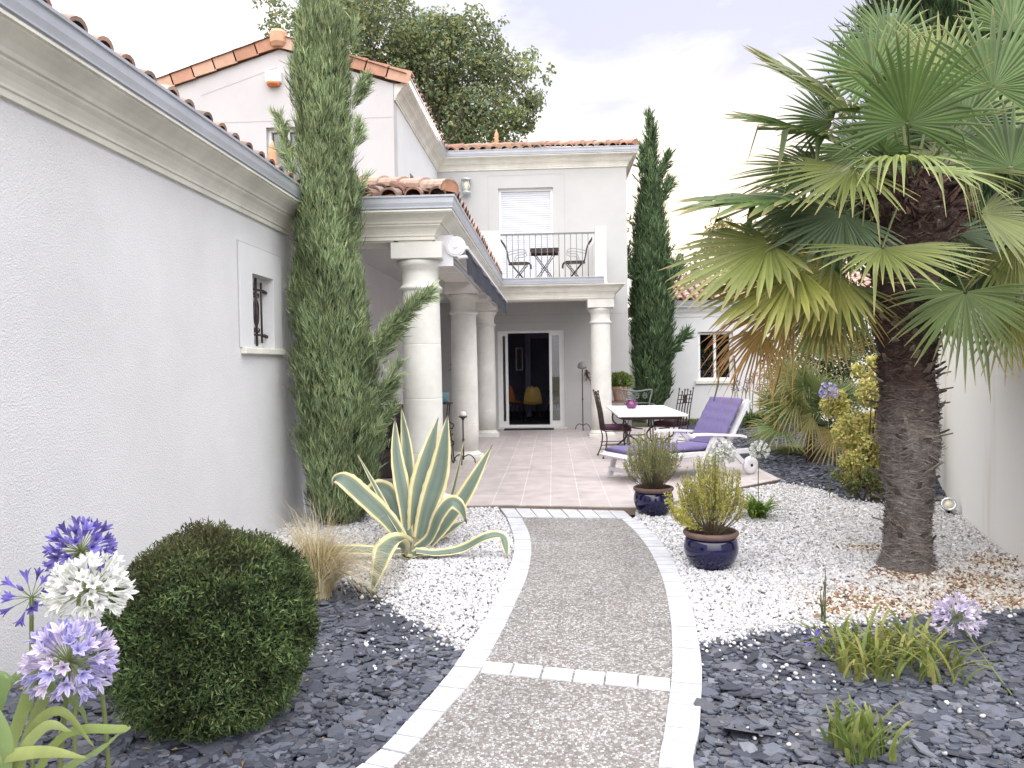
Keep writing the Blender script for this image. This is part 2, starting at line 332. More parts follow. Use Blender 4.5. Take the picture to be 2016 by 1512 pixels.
def sweep(mb, prof, path, col=None):
    """profile of (offset outward, z) along a plan polyline; outward is to the right of travel; mitred"""
    P = [np.array(p, float) for p in path]; n = len(P); rows = []
    for i in range(n):
        def nn(a, b): d = (b-a)/np.linalg.norm(b-a); return np.array([d[1], -d[0]])
        if i == 0: q = nn(P[0], P[1])
        elif i == n-1: q = nn(P[-2], P[-1])
        else:
            a, b = nn(P[i-1], P[i]), nn(P[i], P[i+1]); q = (a+b)/(1+a.dot(b))
        rows.append([(P[i][0]+q[0]*o, P[i][1]+q[1]*o, z) for o, z in prof])
    k = len(prof)
    for i in range(n-1):
        mb.add(rows[i]+rows[i+1], [(j, k+j, k+j+1, j+1) for j in range(k-1)], col)
    mb.add(rows[0], [tuple(range(k-1,-1,-1))], col); mb.add(rows[-1], [tuple(range(k))], col)
def panel(mb, o, a, b, W, Hh, holes=(), t=.2):
    """wall sheet with real openings: o corner, a along, b up, thickness t away from a x b"""
    o = np.array(o, float); a = np.array(a, float); b = np.array(b, float); n = np.cross(a, b)
    xs = sorted({0, W, *[h[0] for h in holes], *[h[1] for h in holes]}); ys = sorted({0, Hh, *[h[2] for h in holes], *[h[3] for h in holes]})
    def q(x, y, d): return o+a*x+b*y-n*d
    for i in range(len(xs)-1):
        for j in range(len(ys)-1):
            cx, cy = (xs[i]+xs[i+1])/2, (ys[j]+ys[j+1])/2
            if any(h[0] < cx < h[1] and h[2] < cy < h[3] for h in holes): continue
            for d in (0, t):
                mb.add([q(xs[i],ys[j],d), q(xs[i+1],ys[j],d), q(xs[i+1],ys[j+1],d), q(xs[i],ys[j+1],d)], [(0,1,2,3) if d == 0 else (3,2,1,0)])
    for x0, x1, y0, y1 in list(holes)+[(0,W,0,Hh)]:
        for (p, r) in (((x0,y0),(x1,y0)),((x1,y0),(x1,y1)),((x1,y1),(x0,y1)),((x0,y1),(x0,y0))):
            mb.add([q(*p,0), q(*r,0), q(*r,t), q(*p,t)], [(0,1,2,3)])
def inpoly(x, y, poly):
    r = np.zeros(np.shape(x), bool); n = len(poly)
    for i in range(n):
        x0, y0 = poly[i][:2]; x1, y1 = poly[(i+1) % n][:2]
        if y0 == y1: continue
        r ^= ((y0 > y) != (y1 > y)) & (x < (x1-x0)*(y-y0)/(y1-y0)+x0)
    return r
def spline(pts, n=8):
    pts = [Vector(p) for p in pts]; out = []
    P = [pts[0]*2-pts[1]]+pts+[pts[-1]*2-pts[-2]]
    for i in range(1, len(P)-2):
        for k in range(n):
            t = k/n; a, b, c, d = P[i-1], P[i], P[i+1], P[i+2]
            out.append(.5*((2*b)+(c-a)*t+(2*a-5*b+4*c-d)*t*t+(3*b-a-3*c+d)*t**3))
    out.append(pts[-1]); return out

# ================================================================== GROUND
def sheet(name, poly, z, m, kind='structure', z0=None):
    mb = MB()
    if z0 is None: mb.add([(x,y,z) for x,y in poly], [tuple(range(len(poly)))])
    else: mb.prism(poly, z0, z)
    return mb.build(name, m, kind=kind)
g = MB(); g.add([(-400,-60,-.06),(400,-60,-.06),(400,900,-.06),(-400,900,-.06)], [(0,1,2,3)])
M['earth'] = mat('earth', (.10,.12,.05), .95, 0, 3, col2=(.16,.13,.09), bump=.6, bs=20, bd=.03)
g.build('ground', 'earth', kind='structure')

LO = [(998,1020),(1003,1032),(1011,1057),(1012.5,1074),(1009,1099),(999,1129),(986,1161),(971,1191),(954,1223),(927,1263),(885,1325),(818,1402),(706,1512)]
LI = [(1027,1021),(1041,1049),(1046,1079),(1043,1111),(1034,1146),(1019,1178),(999,1223),(979,1260),(943,1325),(876,1402),(784,1500)]
RO = [(1247,1022),(1262,1031),(1297,1062),(1321,1096),(1342,1143),(1357,1180),(1367,1215),(1380,1293),(1382,1340),(1380,1383),(1376,1447),(1365,1512)]
RI = [(1224,1023),(1247,1044),(1272,1074),(1292,1109),(1309,1156),(1319,1210),(1323,1260),(1323,1329),(1314,1400),(1307,1450),(1296,1512)]
ZP = .03
def gline(L_, ext):
    pts = [pz(u, v, ZP)[:2] for u, v in L_]
    p = [Vector((a, b, 0)) for a, b in pts]
    p += [Vector((*e, 0)) for e in ext]
    return spline(p, 8)
lo = gline(LO, [(-1.15,2.0),(-1.7,1.2),(-2.3,.6)]); li = gline(LI, [(-.93,2.0),(-1.35,1.2),(-2.0,.5)])
ro = gline(RO, [(.46,2.2),(.2,1.3),(-.3,.3)]); ri = gline(RI, [(.27,2.2),(.02,1.3),(-.45,.4)])
def resample(P, n):
    P = np.array([(p[0],p[1]) for p in P]); d = np.r_[0, np.cumsum(np.linalg.norm(np.diff(P, axis=0), axis=1))]
    t = np.linspace(0, d[-1], n); return np.c_[np.interp(t, d, P[:,0]), np.interp(t, d, P[:,1])]
def edge_pavers(mb, A, B, k, gap=.0045, near=False):
    """stones about 15 cm long between edge lines A and B, with real joints"""
    A = resample(A, k+1)
    if near:                                   # joints square to the edge: the nearest point of B, never stepping back
        Bf = resample(B, 1500); idx = np.maximum.accumulate([int(np.argmin(((Bf-a)**2).sum(1))) for a in A]); idx[0] = 0
        B = Bf[idx]; B[-1] = Bf[-1]
    else: B = resample(B, k+1)
    for i in range(k):
        a0, a1, b0, b1 = A[i], A[i+1], B[i], B[i+1]; la = np.linalg.norm(a1-a0)
        t = min(.2, gap/la*rnd(.7,1.6)); zt = ZP+.006+rnd(-.002,.002)
        q = [a0+(a1-a0)*t, a1-(a1-a0)*t, b1-(b1-b0)*t, b0+(b0*0+(b1-b0)*t)]; c = sum(q)/4; s = rnd(.93,1.03)
        q2 = [c+(x-c)*.985 for x in q]; col = (s,s,s*1.01)
        vs = [(x[0],x[1],-.03) for x in q]+[(x[0],x[1],zt-.004) for x in q]+[(x[0],x[1],zt) for x in q2]
        mb.add(vs, [(0,1,5,4),(1,2,6,5),(2,3,7,6),(3,0,4,7),(4,5,9,8),(5,6,10,9),(6,7,11,10),(7,4,8,11),(8,9,10,11)], col)
M['paver'] = mat('paver2', (.55,.555,.575), .75, 0, 9, col2=(.41,.41,.44), attr=True, bump=.4, bs=45, bd=.004)
pb = MB(); edge_pavers(pb, lo, li, 62, near=True); edge_pavers(pb, ri, ro, 64, near=True)
f0, f1 = pz(984,1001.5,ZP)[:2], pz(1229,1006,ZP)[:2]; h0, h1 = pz(997,1018.5,ZP)[:2], pz(1246,1021,ZP)[:2]
edge_pavers(pb, [f0,f1], [h0,h1], 8)
c0, c1 = pz(954,1303,ZP)[:2], pz(1321,1337,ZP)[:2]; d0, d1 = pz(944,1325,ZP)[:2], pz(1321,1361,ZP)[:2]
edge_pavers(pb, [c0,c1], [d0,d1], 6)
pb.build('path_edging', 'paver', kind='structure')
outer = [(p[0],p[1]) for p in lo] + [(p[0],p[1]) for p in reversed(ro)]
sheet('path', [tuple(f1),tuple(f0)]+[(p[0],p[1]) for p in lo]+[(p[0],p[1]) for p in reversed(ro)], ZP, 'aggregate', z0=-.05)

TZ = .04
terr = [(-2.56,7.93),(-.572,7.985),(.829,7.80),(1.335,8.20),(2.106,9.009),(2.779,9.62),(2.772,12.4),(2.772,17.5),(-2.56,17.5)]
t_ = MB(); t_.prism(terr, -.04, TZ-.012); t_.build('terrace_slab', 'brown_edge', kind='structure')
sheet('terrace', [(x+(.004 if x > 0 else 0), y-.004) for x, y in terr], TZ, 'tiles', z0=TZ-.0115)

# beds: limits of white gravel and slate in plan
def GP(L_): return [tuple(pz(u, v)[:2]) for u, v in L_]
split_L = GP([(560,1105),(640,1128),(700,1155),(752,1180),(790,1222),(850,1250),(902,1290)])
loP = [(p[0],p[1]) for p in lo]; roP = [(p[0],p[1]) for p in ro]
iL = min(range(len(loP)), key=lambda i: (loP[i][0]-split_L[-1][0])**2+(loP[i][1]-split_L[-1][1])**2)
white_L = [(-2.56,7.93),(-.60,7.98)]+loP[:iL]+split_L[::-1]+[(-2.56,split_L[0][1])]
slate_L = split_L+loP[iL:]+[(-2.56,.6)]+[(-2.56,split_L[0][1])]
split_R = GP([(1382,1276),(1439,1268),(1528,1246),(1600,1243),(1720,1232),(1832,1218),(2016,1206)])
WALL = [(3.348-.62,5.657-2.6),(3.05,4.45),(3.348,5.657),(3.62,6.72),(3.949,7.772),(4.291,8.678),(4.75,9.8),(5.4,11.2),(6.2,12.8),(7.2,14.6)]
wr = (WALL[1][0], WALL[1][1])
iR = min(range(len(roP)), key=lambda i: (roP[i][0]-split_R[0][0])**2+(roP[i][1]-split_R[0][1])**2)
back_split = GP([(1537,952),(1610,962),(1665,985),(1720,992),(1800,1000),(1858,985)])
white_R = roP[:iR]+split_R+[(3.08,4.6),(3.348,5.657),(3.62,6.72),(3.949,7.772)]+back_split[::-1]+[(2.106,9.0),(1.335,8.18),(.829,7.78)]
slate_R = roP[iR:]+[(3.0,.3),(3.05,4.45)]+split_R[::-1]
slate_B = back_split+[(4.291,8.678),(4.75,9.8),(5.4,11.2),(6.2,12.8),(7,15),(7,19),(2.78,19),(2.775,12.3),(2.779,9.62)]
def earth_sheet(name, poly, z, m): return sheet(name, poly, z, m)
earth_sheet('gravel_bed', white_L, -.004, 'gravel_bed'); earth_sheet('gravel_bed', white_R, -.004, 'gravel_bed')
earth_sheet('slate_bed', slate_L, -.008, 'slate_bed'); earth_sheet('slate_bed', slate_R, -.008, 'slate_bed'); earth_sheet('slate_bed', slate_B, -.008, 'slate_bed')

def scatter_in(poly, dens, ymin=2.2, far=99):
    a = np.array(poly); x0, y0 = a.min(0); x1, y1 = a.max(0); y0 = max(y0, ymin)
    n = int((x1-x0)*(y1-y0)*dens); x = rng.uniform(x0, x1, n); y = rng.uniform(y0, y1, n)
    keep = inpoly(x, y, poly)
    # only what a camera near the photograph's could see
    keep &= (np.abs(x-(-.055)*y) < .78*y+.6)
    if far < 99: keep &= rng.random(n) < np.clip((far/np.maximum(y, .1))**1.3, .12, 1)
    return x[keep], y[keep]
CUBE = np.array([(-1,-1,-1),(1,-1,-1),(1,1,-1),(-1,1,-1),(-1,-1,1),(1,-1,1),(1,1,1),(-1,1,1),(0,0,-1.6),(0,0,1.6),(0,-1.6,0),(1.6,0,0),(0,1.6,0),(-1.6,0,0)], float)*.60
CUBEF = [(a,b,c_) for q,c_ in (((3,2,1,0),8),((4,5,6,7),9),((0,1,5,4),10),((1,2,6,5),11),((2,3,7,6),12),((3,0,4,7),13)) for a,b in zip(q,q[1:]+q[:1])]
def rotm(n, tilt=3.14):
    a = rng.uniform(0, 2*np.pi, n); b = rng.normal(0, tilt, n); ax = rng.uniform(0, 2*np.pi, n)
    ca, sa_ = np.cos(a), np.sin(a); z = np.zeros(n); o = np.ones(n)
    Ra = np.stack([np.stack([ca,-sa_,z],1), np.stack([sa_,ca,z],1), np.stack([z,z,o],1)], 1)
    k = np.stack([np.cos(ax), np.sin(ax), z], 1); cb, sb = np.cos(b)[:,None,None], np.sin(b)[:,None,None]
    K = np.zeros((n,3,3)); K[:,0,1] = -k[:,2]; K[:,0,2] = k[:,1]; K[:,1,0] = k[:,2]; K[:,1,2] = -k[:,0]; K[:,2,0] = -k[:,1]; K[:,2,1] = k[:,0]
    Rb = np.eye(3)[None]+sb*K+(1-cb)*(K@K); return Rb@Ra
def pebbles(name, x, y, size, z=.004, tint=None):
    n = len(x); R = rotm(n, .7); sc = np.stack([rng.uniform(.8,1.35,n), rng.uniform(.65,1,n), rng.uniform(.45,.8,n)], 1)*(size*rng.lognormal(0,.28,n))[:,None]*.5
    V = CUBE[None]*(1+rng.normal(0,.13,(n,14,3)))*sc[:,None,:]; V = np.einsum('nij,nkj->nki', R, V)
    V += np.stack([x, y, z+rng.uniform(0,.010,n)], 1)[:,None,:]
    col = colmix(n, [(.56,.555,.57),(.64,.64,.66),(.50,.49,.51),(.58,.56,.55),(.38,.37,.38),(.54,.54,.58)], .12)
    if tint is not None: col = tint(x, y, col)
    return bulk(name, 'pebble', V, CUBEF, np.clip(col,0,.85), kind='stuff', smooth=True)
PALM = (2.49, 5.60)
def leafy(x, y, col):
    # rusty plant litter lying among the stones round the palm foot
    b = np.zeros(len(x))
    for cx, cy, r in [tuple(pz(u,v)[:2])+(r,) for u, v, r in ((1930,1150,.30),(1890,1185,.26),(1720,1190,.30),(1650,1200,.18),(1790,1140,.22),(1960,1110,.2),(1700,1080,.14),(1840,1210,.25),(1990,1190,.2))]:
        b = np.maximum(b, np.exp(-((x-cx)**2+(y-cy)**2)/r**2))
    hit = rng.random(len(x)) < b*.46
    br = colmix(len(x), [(.24,.13,.08),(.13,.075,.05),(.34,.23,.15),(.18,.11,.08)], .2)
    col = np.where(hit[:,None], br, col)
    warm = b[:,None]*.30+ (np.clip((x-1.3)/2.5,0,1)*.09)[:,None]
    return col*(1-warm*np.array([.12,.35,.8]))
px1, py1 = scatter_in(white_R, 5600, far=5.2); pebbles('white_gravel', px1, py1, .0215, tint=leafy)
px2, py2 = scatter_in(white_L, 4600, far=6.5); pebbles('white_gravel', px2, py2, .0215)
def chips(name, poly, dens, size, far=99, extra=None):
    x, y = scatter_in(poly, dens, far=far)
    n = len(x); k = 7; ang = (np.arange(k)/k*2*np.pi)[None]+rng.normal(0,.2,(n,k)); rad = rng.uniform(.55,1.15,(n,k))
    s = size*rng.lognormal(-.05,.48,n)*.5; e = rng.uniform(.55,.9,n)
    X = np.cos(ang)*rad*s[:,None]; Y = np.sin(ang)*rad*(s*e)[:,None]; t = rng.uniform(.002,.0045,n)[:,None]
    V = np.concatenate([np.stack([X,Y,-t+0*X],2), np.stack([X,Y,t+0*X],2)], 1)
    R = rotm(n, .17); V = np.einsum('nij,nkj->nki', R, V)+np.stack([x,y,rng.uniform(.0,.028,n)],1)[:,None,:]
    F = [tuple(range(7,14))]+[(i,(i+1)%7,7+(i+1)%7,7+i) for i in range(7)]
    col = colmix(n, [(.078,.086,.112),(.060,.067,.090),(.100,.108,.138),(.045,.050,.068),(.128,.134,.160),(.086,.087,.104)], .16)
    return bulk(name, 'slate', V, F, col, kind='stuff')
chips('slate_chips', slate_L, 2700, .052); chips('slate_chips', slate_R, 2500, .054); chips('slate_chips', slate_B, 1500, .060, far=8)
# stray white stones lying on the slate near the seams
sx_, sy_ = [], []
for line, spread, n in ((split_L,.16,260),(split_R,.18,340),(GP([(1420,1310),(1560,1330),(1700,1350)]),.25,30),(GP([(1480,1440),(1650,1460),(1950,1400)]),.35,20),(GP([(640,1300),(760,1270)]),.3,30),(back_split,.25,90)):
    for _ in range(n):
        i = random.randrange(len(line)-1); t = random.random()
        sx_.append(line[i][0]*(1-t)+line[i+1][0]*t+random.gauss(0,spread*.5)); sy_.append(line[i][1]*(1-t)+line[i+1][1]*t-abs(random.gauss(0,spread*.55))+.06)
sx_ = np.array(sx_); sy_ = np.array(sy_); ok = ~inpoly(sx_, sy_, outer) & ~inpoly(sx_, sy_, terr)
pebbles('stray_gravel', sx_[ok], sy_[ok], .0185, z=.031)
#==CONT==

# withered leaves and twigs lying here and there on the beds
lx, ly = [], []
for pol, k in ((white_R, 260), (white_L, 70), (slate_R, 130), (slate_L, 80), (slate_B, 120)):
    a = np.array(pol); q = rng.uniform(a.min(0), a.max(0), (k*3,2)); q = q[inpoly(q[:,0], q[:,1], pol)][:k]; lx.append(q[:,0]); ly.append(q[:,1])
lx = np.concatenate(lx); ly = np.concatenate(ly); n = len(lx)
leaves('leaf_litter', 'leaf', np.stack([lx, ly, np.full(n,.036)],1), np.c_[rng.normal(size=(n,2)), rng.normal(0,.12,n)], np.tile([[0,0,1.]],(n,1))+rng.normal(0,.3,(n,3)), rng.uniform(.012,.045,n), rng.uniform(.004,.018,n), colmix(n, [(.22,.13,.07),(.34,.24,.12),(.14,.09,.06),(.45,.38,.22)]), kind='stuff')
# ================================================================== HOUSE
house = thing('house', 'pale rendered two storey house with stone columns, balcony and terracotta tiled roofs', 'house', (0,0,0))
XW = -2.56; YF = 7.85; XB = -1.21; YC = 15.3; YH = 17.5; XR = 1.71; YG = 12.7
w1 = MB()
panel(w1, (XW,-1.5,-.2), (0,1,0), (0,0,1), 19.0, 3.3, [(6.44+1.5,6.93+1.5,1.87,2.515)], .28)
o = w1.build('wall', 'render', house)
w2 = MB(); panel(w2, (XW,YG+.252,3.1), (0,1,0), (0,0,1), YH-YG-.252, 3.2, [(1.10,1.47,1.0,1.95),(3.10,3.47,1.0,1.95)], .25)
w2.build('wall', 'render_smooth', house)
# gable front
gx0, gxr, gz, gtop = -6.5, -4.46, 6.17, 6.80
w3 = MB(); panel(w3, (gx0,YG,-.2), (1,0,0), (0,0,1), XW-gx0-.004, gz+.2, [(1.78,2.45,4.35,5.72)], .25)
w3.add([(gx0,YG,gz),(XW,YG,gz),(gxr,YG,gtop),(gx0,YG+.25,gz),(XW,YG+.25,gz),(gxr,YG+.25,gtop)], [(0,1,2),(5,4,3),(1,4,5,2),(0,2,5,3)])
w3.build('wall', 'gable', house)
# main facade with the sliding door below and the balcony door above
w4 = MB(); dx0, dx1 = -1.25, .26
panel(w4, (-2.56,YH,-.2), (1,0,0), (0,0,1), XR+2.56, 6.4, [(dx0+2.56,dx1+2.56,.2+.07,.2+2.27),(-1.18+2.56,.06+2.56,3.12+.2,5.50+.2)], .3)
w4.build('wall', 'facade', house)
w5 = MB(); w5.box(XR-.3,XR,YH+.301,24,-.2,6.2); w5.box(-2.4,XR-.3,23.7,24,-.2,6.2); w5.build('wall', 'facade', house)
# thin joints and bands drawn in the render of the upper walls
M['joint_or_shade'] = mat('joint_or_shade', (.42,.41,.42), .9)
def joint_or_shade(*boxes):
    for q_ in boxes: m_ = MB(); m_.box(*q_); m_.build('joint_or_shade_line', 'joint_or_shade', house)
joint_or_shade((-6.4,-2.6,YG-.003,YG,5.62,5.632), (XW-.012,XW-.004,YG-.003,YG+.001,3.1,6.0), (-1.41,.31,YH-.003,YH,5.78,5.79), (-1.42,-1.41,YH-.003,YH,3.2,5.79), (.31,.32,YH-.003,YH,3.2,5.79), (-2.4,1.70,YH-.003,YH,2.62,2.63), (-1.45,.45,YH-.003,YH,2.45,2.46))
for s in (1,-1):
    m_ = MB(); x1, z1, x2, z2 = gxr+.05*s, gtop-.30, gxr+1.35*s, gtop-.30-.42
    m_.add([(x1,YG-.003,z1),(x2,YG-.003,z2),(x2,YG-.003,z2+.014),(x1,YG-.003,z1+.014)], [(0,1,2,3)]); m_.build('joint_or_shade_line', 'joint_or_shade', house)
# low window in the long wall: flush band, sill, grille
win = MB(); x = XW
for y0, y1, z0, z1 in ((6.18,6.44,1.68,2.315),(6.93,7.13,1.68,2.315),(6.18,7.13,2.315,2.545)):
    win.box(x+.0005, x+.018, y0, y1, z0, z1)
for q_ in ((6.168,6.18,1.68,2.557),(7.13,7.142,1.68,2.557),(6.18,7.13,2.545,2.557)): m_ = MB(); m_.box(x+.0005,x+.004,*q_); m_.build('joint_or_shade_line', 'joint_or_shade', house)  # dark strips that paint the shadow line round the proud surround
wb = win.build('window_surround', 'render_smooth', house)
sl = MB(); sl.box(x-.24, x+.045, 6.20, 7.14, 1.625, 1.678, bev=.006); sl.build('sill', 'stone', house)
lw = MB(); lw.box(x-.15,x-.135,6.44,6.93,1.68,2.315); win1 = lw.build('window', mat('pale_pane', (.42,.43,.46), .35, .1, 3), house)  # plain light grey pane
fr = MB()
for y0,y1,z0,z1 in ((6.44,6.48,1.68,2.315),(6.89,6.93,1.68,2.315),(6.48,6.89,1.68,1.72),(6.48,6.89,2.275,2.315)): fr.box(x-.133,x-.10,y0,y1,z0,z1)
fr.build('frame', 'white_paint', win1)
gr = MB()
for yy in (6.56,6.80): gr.tube([(x-.05,yy,1.73),(x-.05,yy,2.27)], .0105)
for zz in (1.80,2.20):
    gr.tube([(x-.05,6.45,zz),(x-.05,6.90,zz)], .0105); gr.tube([(x-.05,6.84,zz),(x-.05,6.92,zz-.01)], .016)
gr.tube([(x-.05,6.68,1.70),(x-.05,6.68,2.30)], .012)
for s in (-1,1):
    gr.tube(spline([(x-.05,6.68,2.12),(x-.05,6.68+.05*s,2.06),(x-.05,6.68+.045*s,1.93),(x-.05,6.68,1.87)],6), .008)
    for zz, q in ((2.15,1),(1.84,-1)):
        gr.tube([(x-.05,6.68+.05*s+.016*math.cos(k), zz+.016*math.sin(k)*q) for k in np.linspace(-1.5,3.2,8)], .007)
gr.build('grille', 'iron', win1)
# dark panes of the other upper windows
for (a,b,c,d) in ((YG+1.35,YG+1.72,4.1,5.05),(YG+3.35,YG+3.72,4.1,5.05)):
    q = MB(); q.box(XW-.19,XW-.17,a,b,c,d); q.build('window', 'dark', house)
q = MB(); q.box(gx0+1.78,gx0+2.45,YG+.16,YG+.18,4.15,5.52); gwin = q.build('window', 'glass', house)
q = MB(); 
for a,b,c,d in ((1.78,1.83,4.15,5.52),(2.40,2.45,4.15,5.52),(2.09,2.14,4.15,5.52),(1.83,2.09,4.15,4.20),(2.14,2.40,4.15,4.20),(1.83,2.09,5.47,5.52),(2.14,2.40,5.47,5.52)): q.box(gx0+a,gx0+b,YG+.10,YG+.155,c,d)
q.build('frame', 'white_paint', gwin)
q = MB(); q.box(gx0+1.5,gx0+2.7,YG+.6,YG+.62,3.9,5.8); q.build('curtain', mat('curtain', (.45,.50,.58), .9, .3, 5), house)

# cornices and gutters run round the corners
CP = [(0,2.79),(.022,2.79),(.022,2.825),(.034,2.83),(.034,2.845),(.045,2.87),(.065,2.90),(.094,2.925),(.094,2.942),(.110,2.944),(.118,2.965),(.145,2.995),(.185,3.018),(.215,3.028),(.215,3.04),(.232,3.04),(.232,3.056),(0,3.056)]
GPF = [(.12,3.057),(.222,3.057),(.228,3.066),(.242,3.068),(.243,3.078),(.236,3.082),(.248,3.12),(.252,3.158),(.254,3.172),(.266,3.174),(.268,3.190),(.252,3.196),(.245,3.186),(.24,3.12),(.22,3.085),(.12,3.085)]
P1 = [(XW,-1.5),(XW,YF),(XB,YF),(XB,YC),(1.20,YC),(1.20,YH)]
c = MB(); sweep(c, CP, P1); 
for k in (1,): pass
c.build('cornice', 'stone', house)
g = MB(); sweep(g, GPF, P1[:4]+[(1.02,YC)]); g.build('gutter', 'zinc', house)
up = lambda pr, dz: [(o_, z_+dz) for o_, z_ in pr]
P2 = [(XW,YG+.02),(XW,YH),(XR,YH),(XR,23.7)]
c = MB(); sweep(c, up(CP,3.12), P2); c.build('cornice', 'stone', house)
g = MB(); sweep(g, up(GPF,3.12), P2); g.build('gutter', 'zinc', house)
# beams under the porch roof, ceiling, balcony slab
b = MB(); b.box(XW+.001,XB-.36,YF+.001,YF+.40,2.775,3.05); b.box(XB-.40,XB-.001,YF+.001,YC+.4,2.774,3.05); b.box(XB,1.199,YC+.001,YC+.40,2.772,3.05); b.box(.82,1.198,YC+.401,YH-.001,2.776,3.05)
b.build('beam', 'stone', house)
cl = MB(); cl.box(XW,XB-.401,YF+.401,YH-.001,2.93,2.97); cl.box(XB-.4,.819,YC+.401,YH-.001,2.93,2.97); cl.build('ceiling', 'facade', house)
# columns with base, shaft, neck ring, bell and square abacus
def column(x, y, z0):
    n = MB(); h = 2.775-z0; r = .207
    n.lathe([(r*1.0,.115),(r*1.0,.535),(r*1.0,.5465),(r*.988,.55),(r*1.0,.5535),(r*1.0,.565),(r*.997,1.105),(r*.997,1.1165),(r*.985,1.12),(r*.997,1.1235),(r*.997,1.135),(r*.976,1.675),(r*.975,1.6865),(r*.962,1.69),(r*.974,1.6935),(r*.973,1.705),(r*.945,h-.49),(r*.945,h-.488)], (x,y,z0), 40)
    o = n.build('column', 'stone_col', house)
    b = MB(); b.box(x-.26,x+.26,y-.26,y+.26,z0-.04,z0+.055,bev=.006); b.lathe([(.247,.055),(.252,.07),(.245,.088),(.225,.098),(.214,.112),(.2071,.13)],(x,y,z0),40)
    b.build('base', 'stone_col', o)
    t = MB(); rr = r*.945
    t.lathe([(rr,h-.488),(rr+.014,h-.478),(rr+.030,h-.465),(rr+.033,h-.452),(rr+.022,h-.438),(rr+.012,h-.432),(rr+.003,h-.42),(rr-.003,h-.38),(rr,h-.31),(rr+.010,h-.27),(rr+.016,h-.266),(rr+.018,h-.25),(rr+.036,h-.235),(rr+.05,h-.212),(rr+.054,h-.188),(rr+.045,h-.168)],(x,y,z0),40)
    t.box(x-.262,x+.262,y-.262,y+.262,2.775-.168,2.776,bev=.005)
    t.build('capital', 'stone_col', o)
    return o
for cx, cy in ((-1.385,8.11),(-1.385,12.0),(-1.385,15.8),(.965,15.56)): column(cx, cy, TZ)

# tiled roofs -------------------------------------------------------
TC = [(.38,.22,.17),(.43,.27,.21),(.34,.20,.155),(.48,.33,.26),(.32,.23,.19),(.41,.24,.18),(.52,.38,.31)]
def tile_plane(mb, o, along, upv, length, rows, clip=None, pitch=.24, rl=.345, r=.088, dirt=.2, cols=TC):
    o = Vector(o); a = Vector(along).normalized(); u = Vector(upv).normalized(); n = a.cross(u)
    if n.z < 0: n = -n
    for i in range(int(length/pitch)):
        for j in range(rows):
            p = o+a*(pitch*(i+.5)+rnd(-.006,.006))+u*(j*rl+rnd(-.012,.012)+(-.02 if j == 0 else 0))
            if clip and not clip(p.x, p.y): continue
            col = random.choice(cols); k = rnd(.8,1.12)
            if random.random() < dirt: k *= .6
            col = tuple(min(1,q*k) for q in col); m = 8; vs = []
            for (d, rr, hh) in ((0,r,.022),(0,r-.014,.012),(rl+.05,r*.82,.002)):
                for q in range(m+1):
                    th = math.pi*(-.03+1.06*q/m); vs.append(p+u*d+a*(math.cos(th)*rr)+n*(math.sin(th)*rr*.86+hh))
            fs = [(q,q+1,2*(m+1)+q+1,2*(m+1)+q) for q in range(m)]+[(m+1+q+1,m+1+q,q,q+1) for q in range(m)]
            mb.add(vs, fs, col, False)
S = .30
def roofz(d): return 3.185+S*d
rt = MB(); E0 = .235                                          # eave overhang
# long wing and porch front, porch side
tile_plane(rt, (XW+E0-.035,1.2,roofz(0)-.022), (0,1,0), (-1,0,S), 6.4, 2, dirt=.6)
tile_plane(rt, (XW-3,YF-E0,roofz(0)), (1,0,0), (0,1,S), 4.56, 7, clip=lambda x, y: XW+E0-(y-(YF-E0))-.02 < x < XB+E0-(y-(YF-E0))-.05)
tile_plane(rt, (XB+E0,YF-E0+.1,roofz(0)), (0,1,0), (-1,0,S), 7.35, 5, clip=lambda x, y: y > YF-E0+(XB+E0-x)+.05 and x > XW)
rt.build('roof_tiles', 'terracotta', house)
ul = MB(); y0 = YF-E0; x1 = XB+E0; x0 = XW+E0; D = 1.75; z = lambda d: roofz(d)-.02
ul.add([(x0,-1.5,z(0)),(x0,y0,z(0)),(x0-D,y0+D,z(D)),(x0-D,-1.5,z(D))], [(0,1,2,3)])
ul.add([(x0,y0,z(0)),(x1,y0,z(0)),(x1-D,y0+D,z(D)),(x0-D,y0+D,z(D))], [(0,1,2,3)])
ul.add([(x1,y0,z(0)),(x1,YC,z(0)),(XW,YC,z(x1-XW)),(XW,y0+x1-XW,z(x1-XW))], [(0,1,2,3)])
ul.add([(x0-D,-1.5,z(D)),(x0-D,y0+D,z(D)),(x0-D-1.6,YG,z(D)-.3),(x0-D-2.5,-1.5,z(D)-.8)], [(0,1,2,3)])
ul.build('roof_deck', 'underlay', house)
def ridge_caps(name, a, b, r=.115, L_=.40, parent=house, lift=.05):
    m = MB(); a = Vector(a); b = Vector(b); d = (b-a).normalized(); s = d.cross(Vector((0,0,1))).normalized(); n = s.cross(d); k = int((b-a).length/L_)
    for i in range(k+1):
        p = a+d*(i*L_); col = random.choice(TC); q_ = rnd(.8,1.1); col = tuple(c_*q_ for c_ in col); vs = []
        for dd, rr, e in ((0,r,.012),(0,r-.016,0),(L_+.05,r*.84,0)):
            for q in range(9):
                th = math.pi*(-.08+1.16*q/8); vs.append(p+d*dd+s*(math.cos(th)*rr)+n*(math.sin(th)*rr*.8+e+lift))
        m.add(vs, [(q,q+1,18+q+1,18+q) for q in range(8)]+[(9+q+1,9+q,q,q+1) for q in range(8)], col)
    p = a; m.add([p+s*(math.cos(t_)*r)+n*(math.sin(t_)*r*.8+lift) for t_ in [math.pi*(-.08+1.16*q/8) for q in range(9)]], [tuple(range(9))], (.46,.24,.15))
    return m.build(name, 'terracotta', parent)
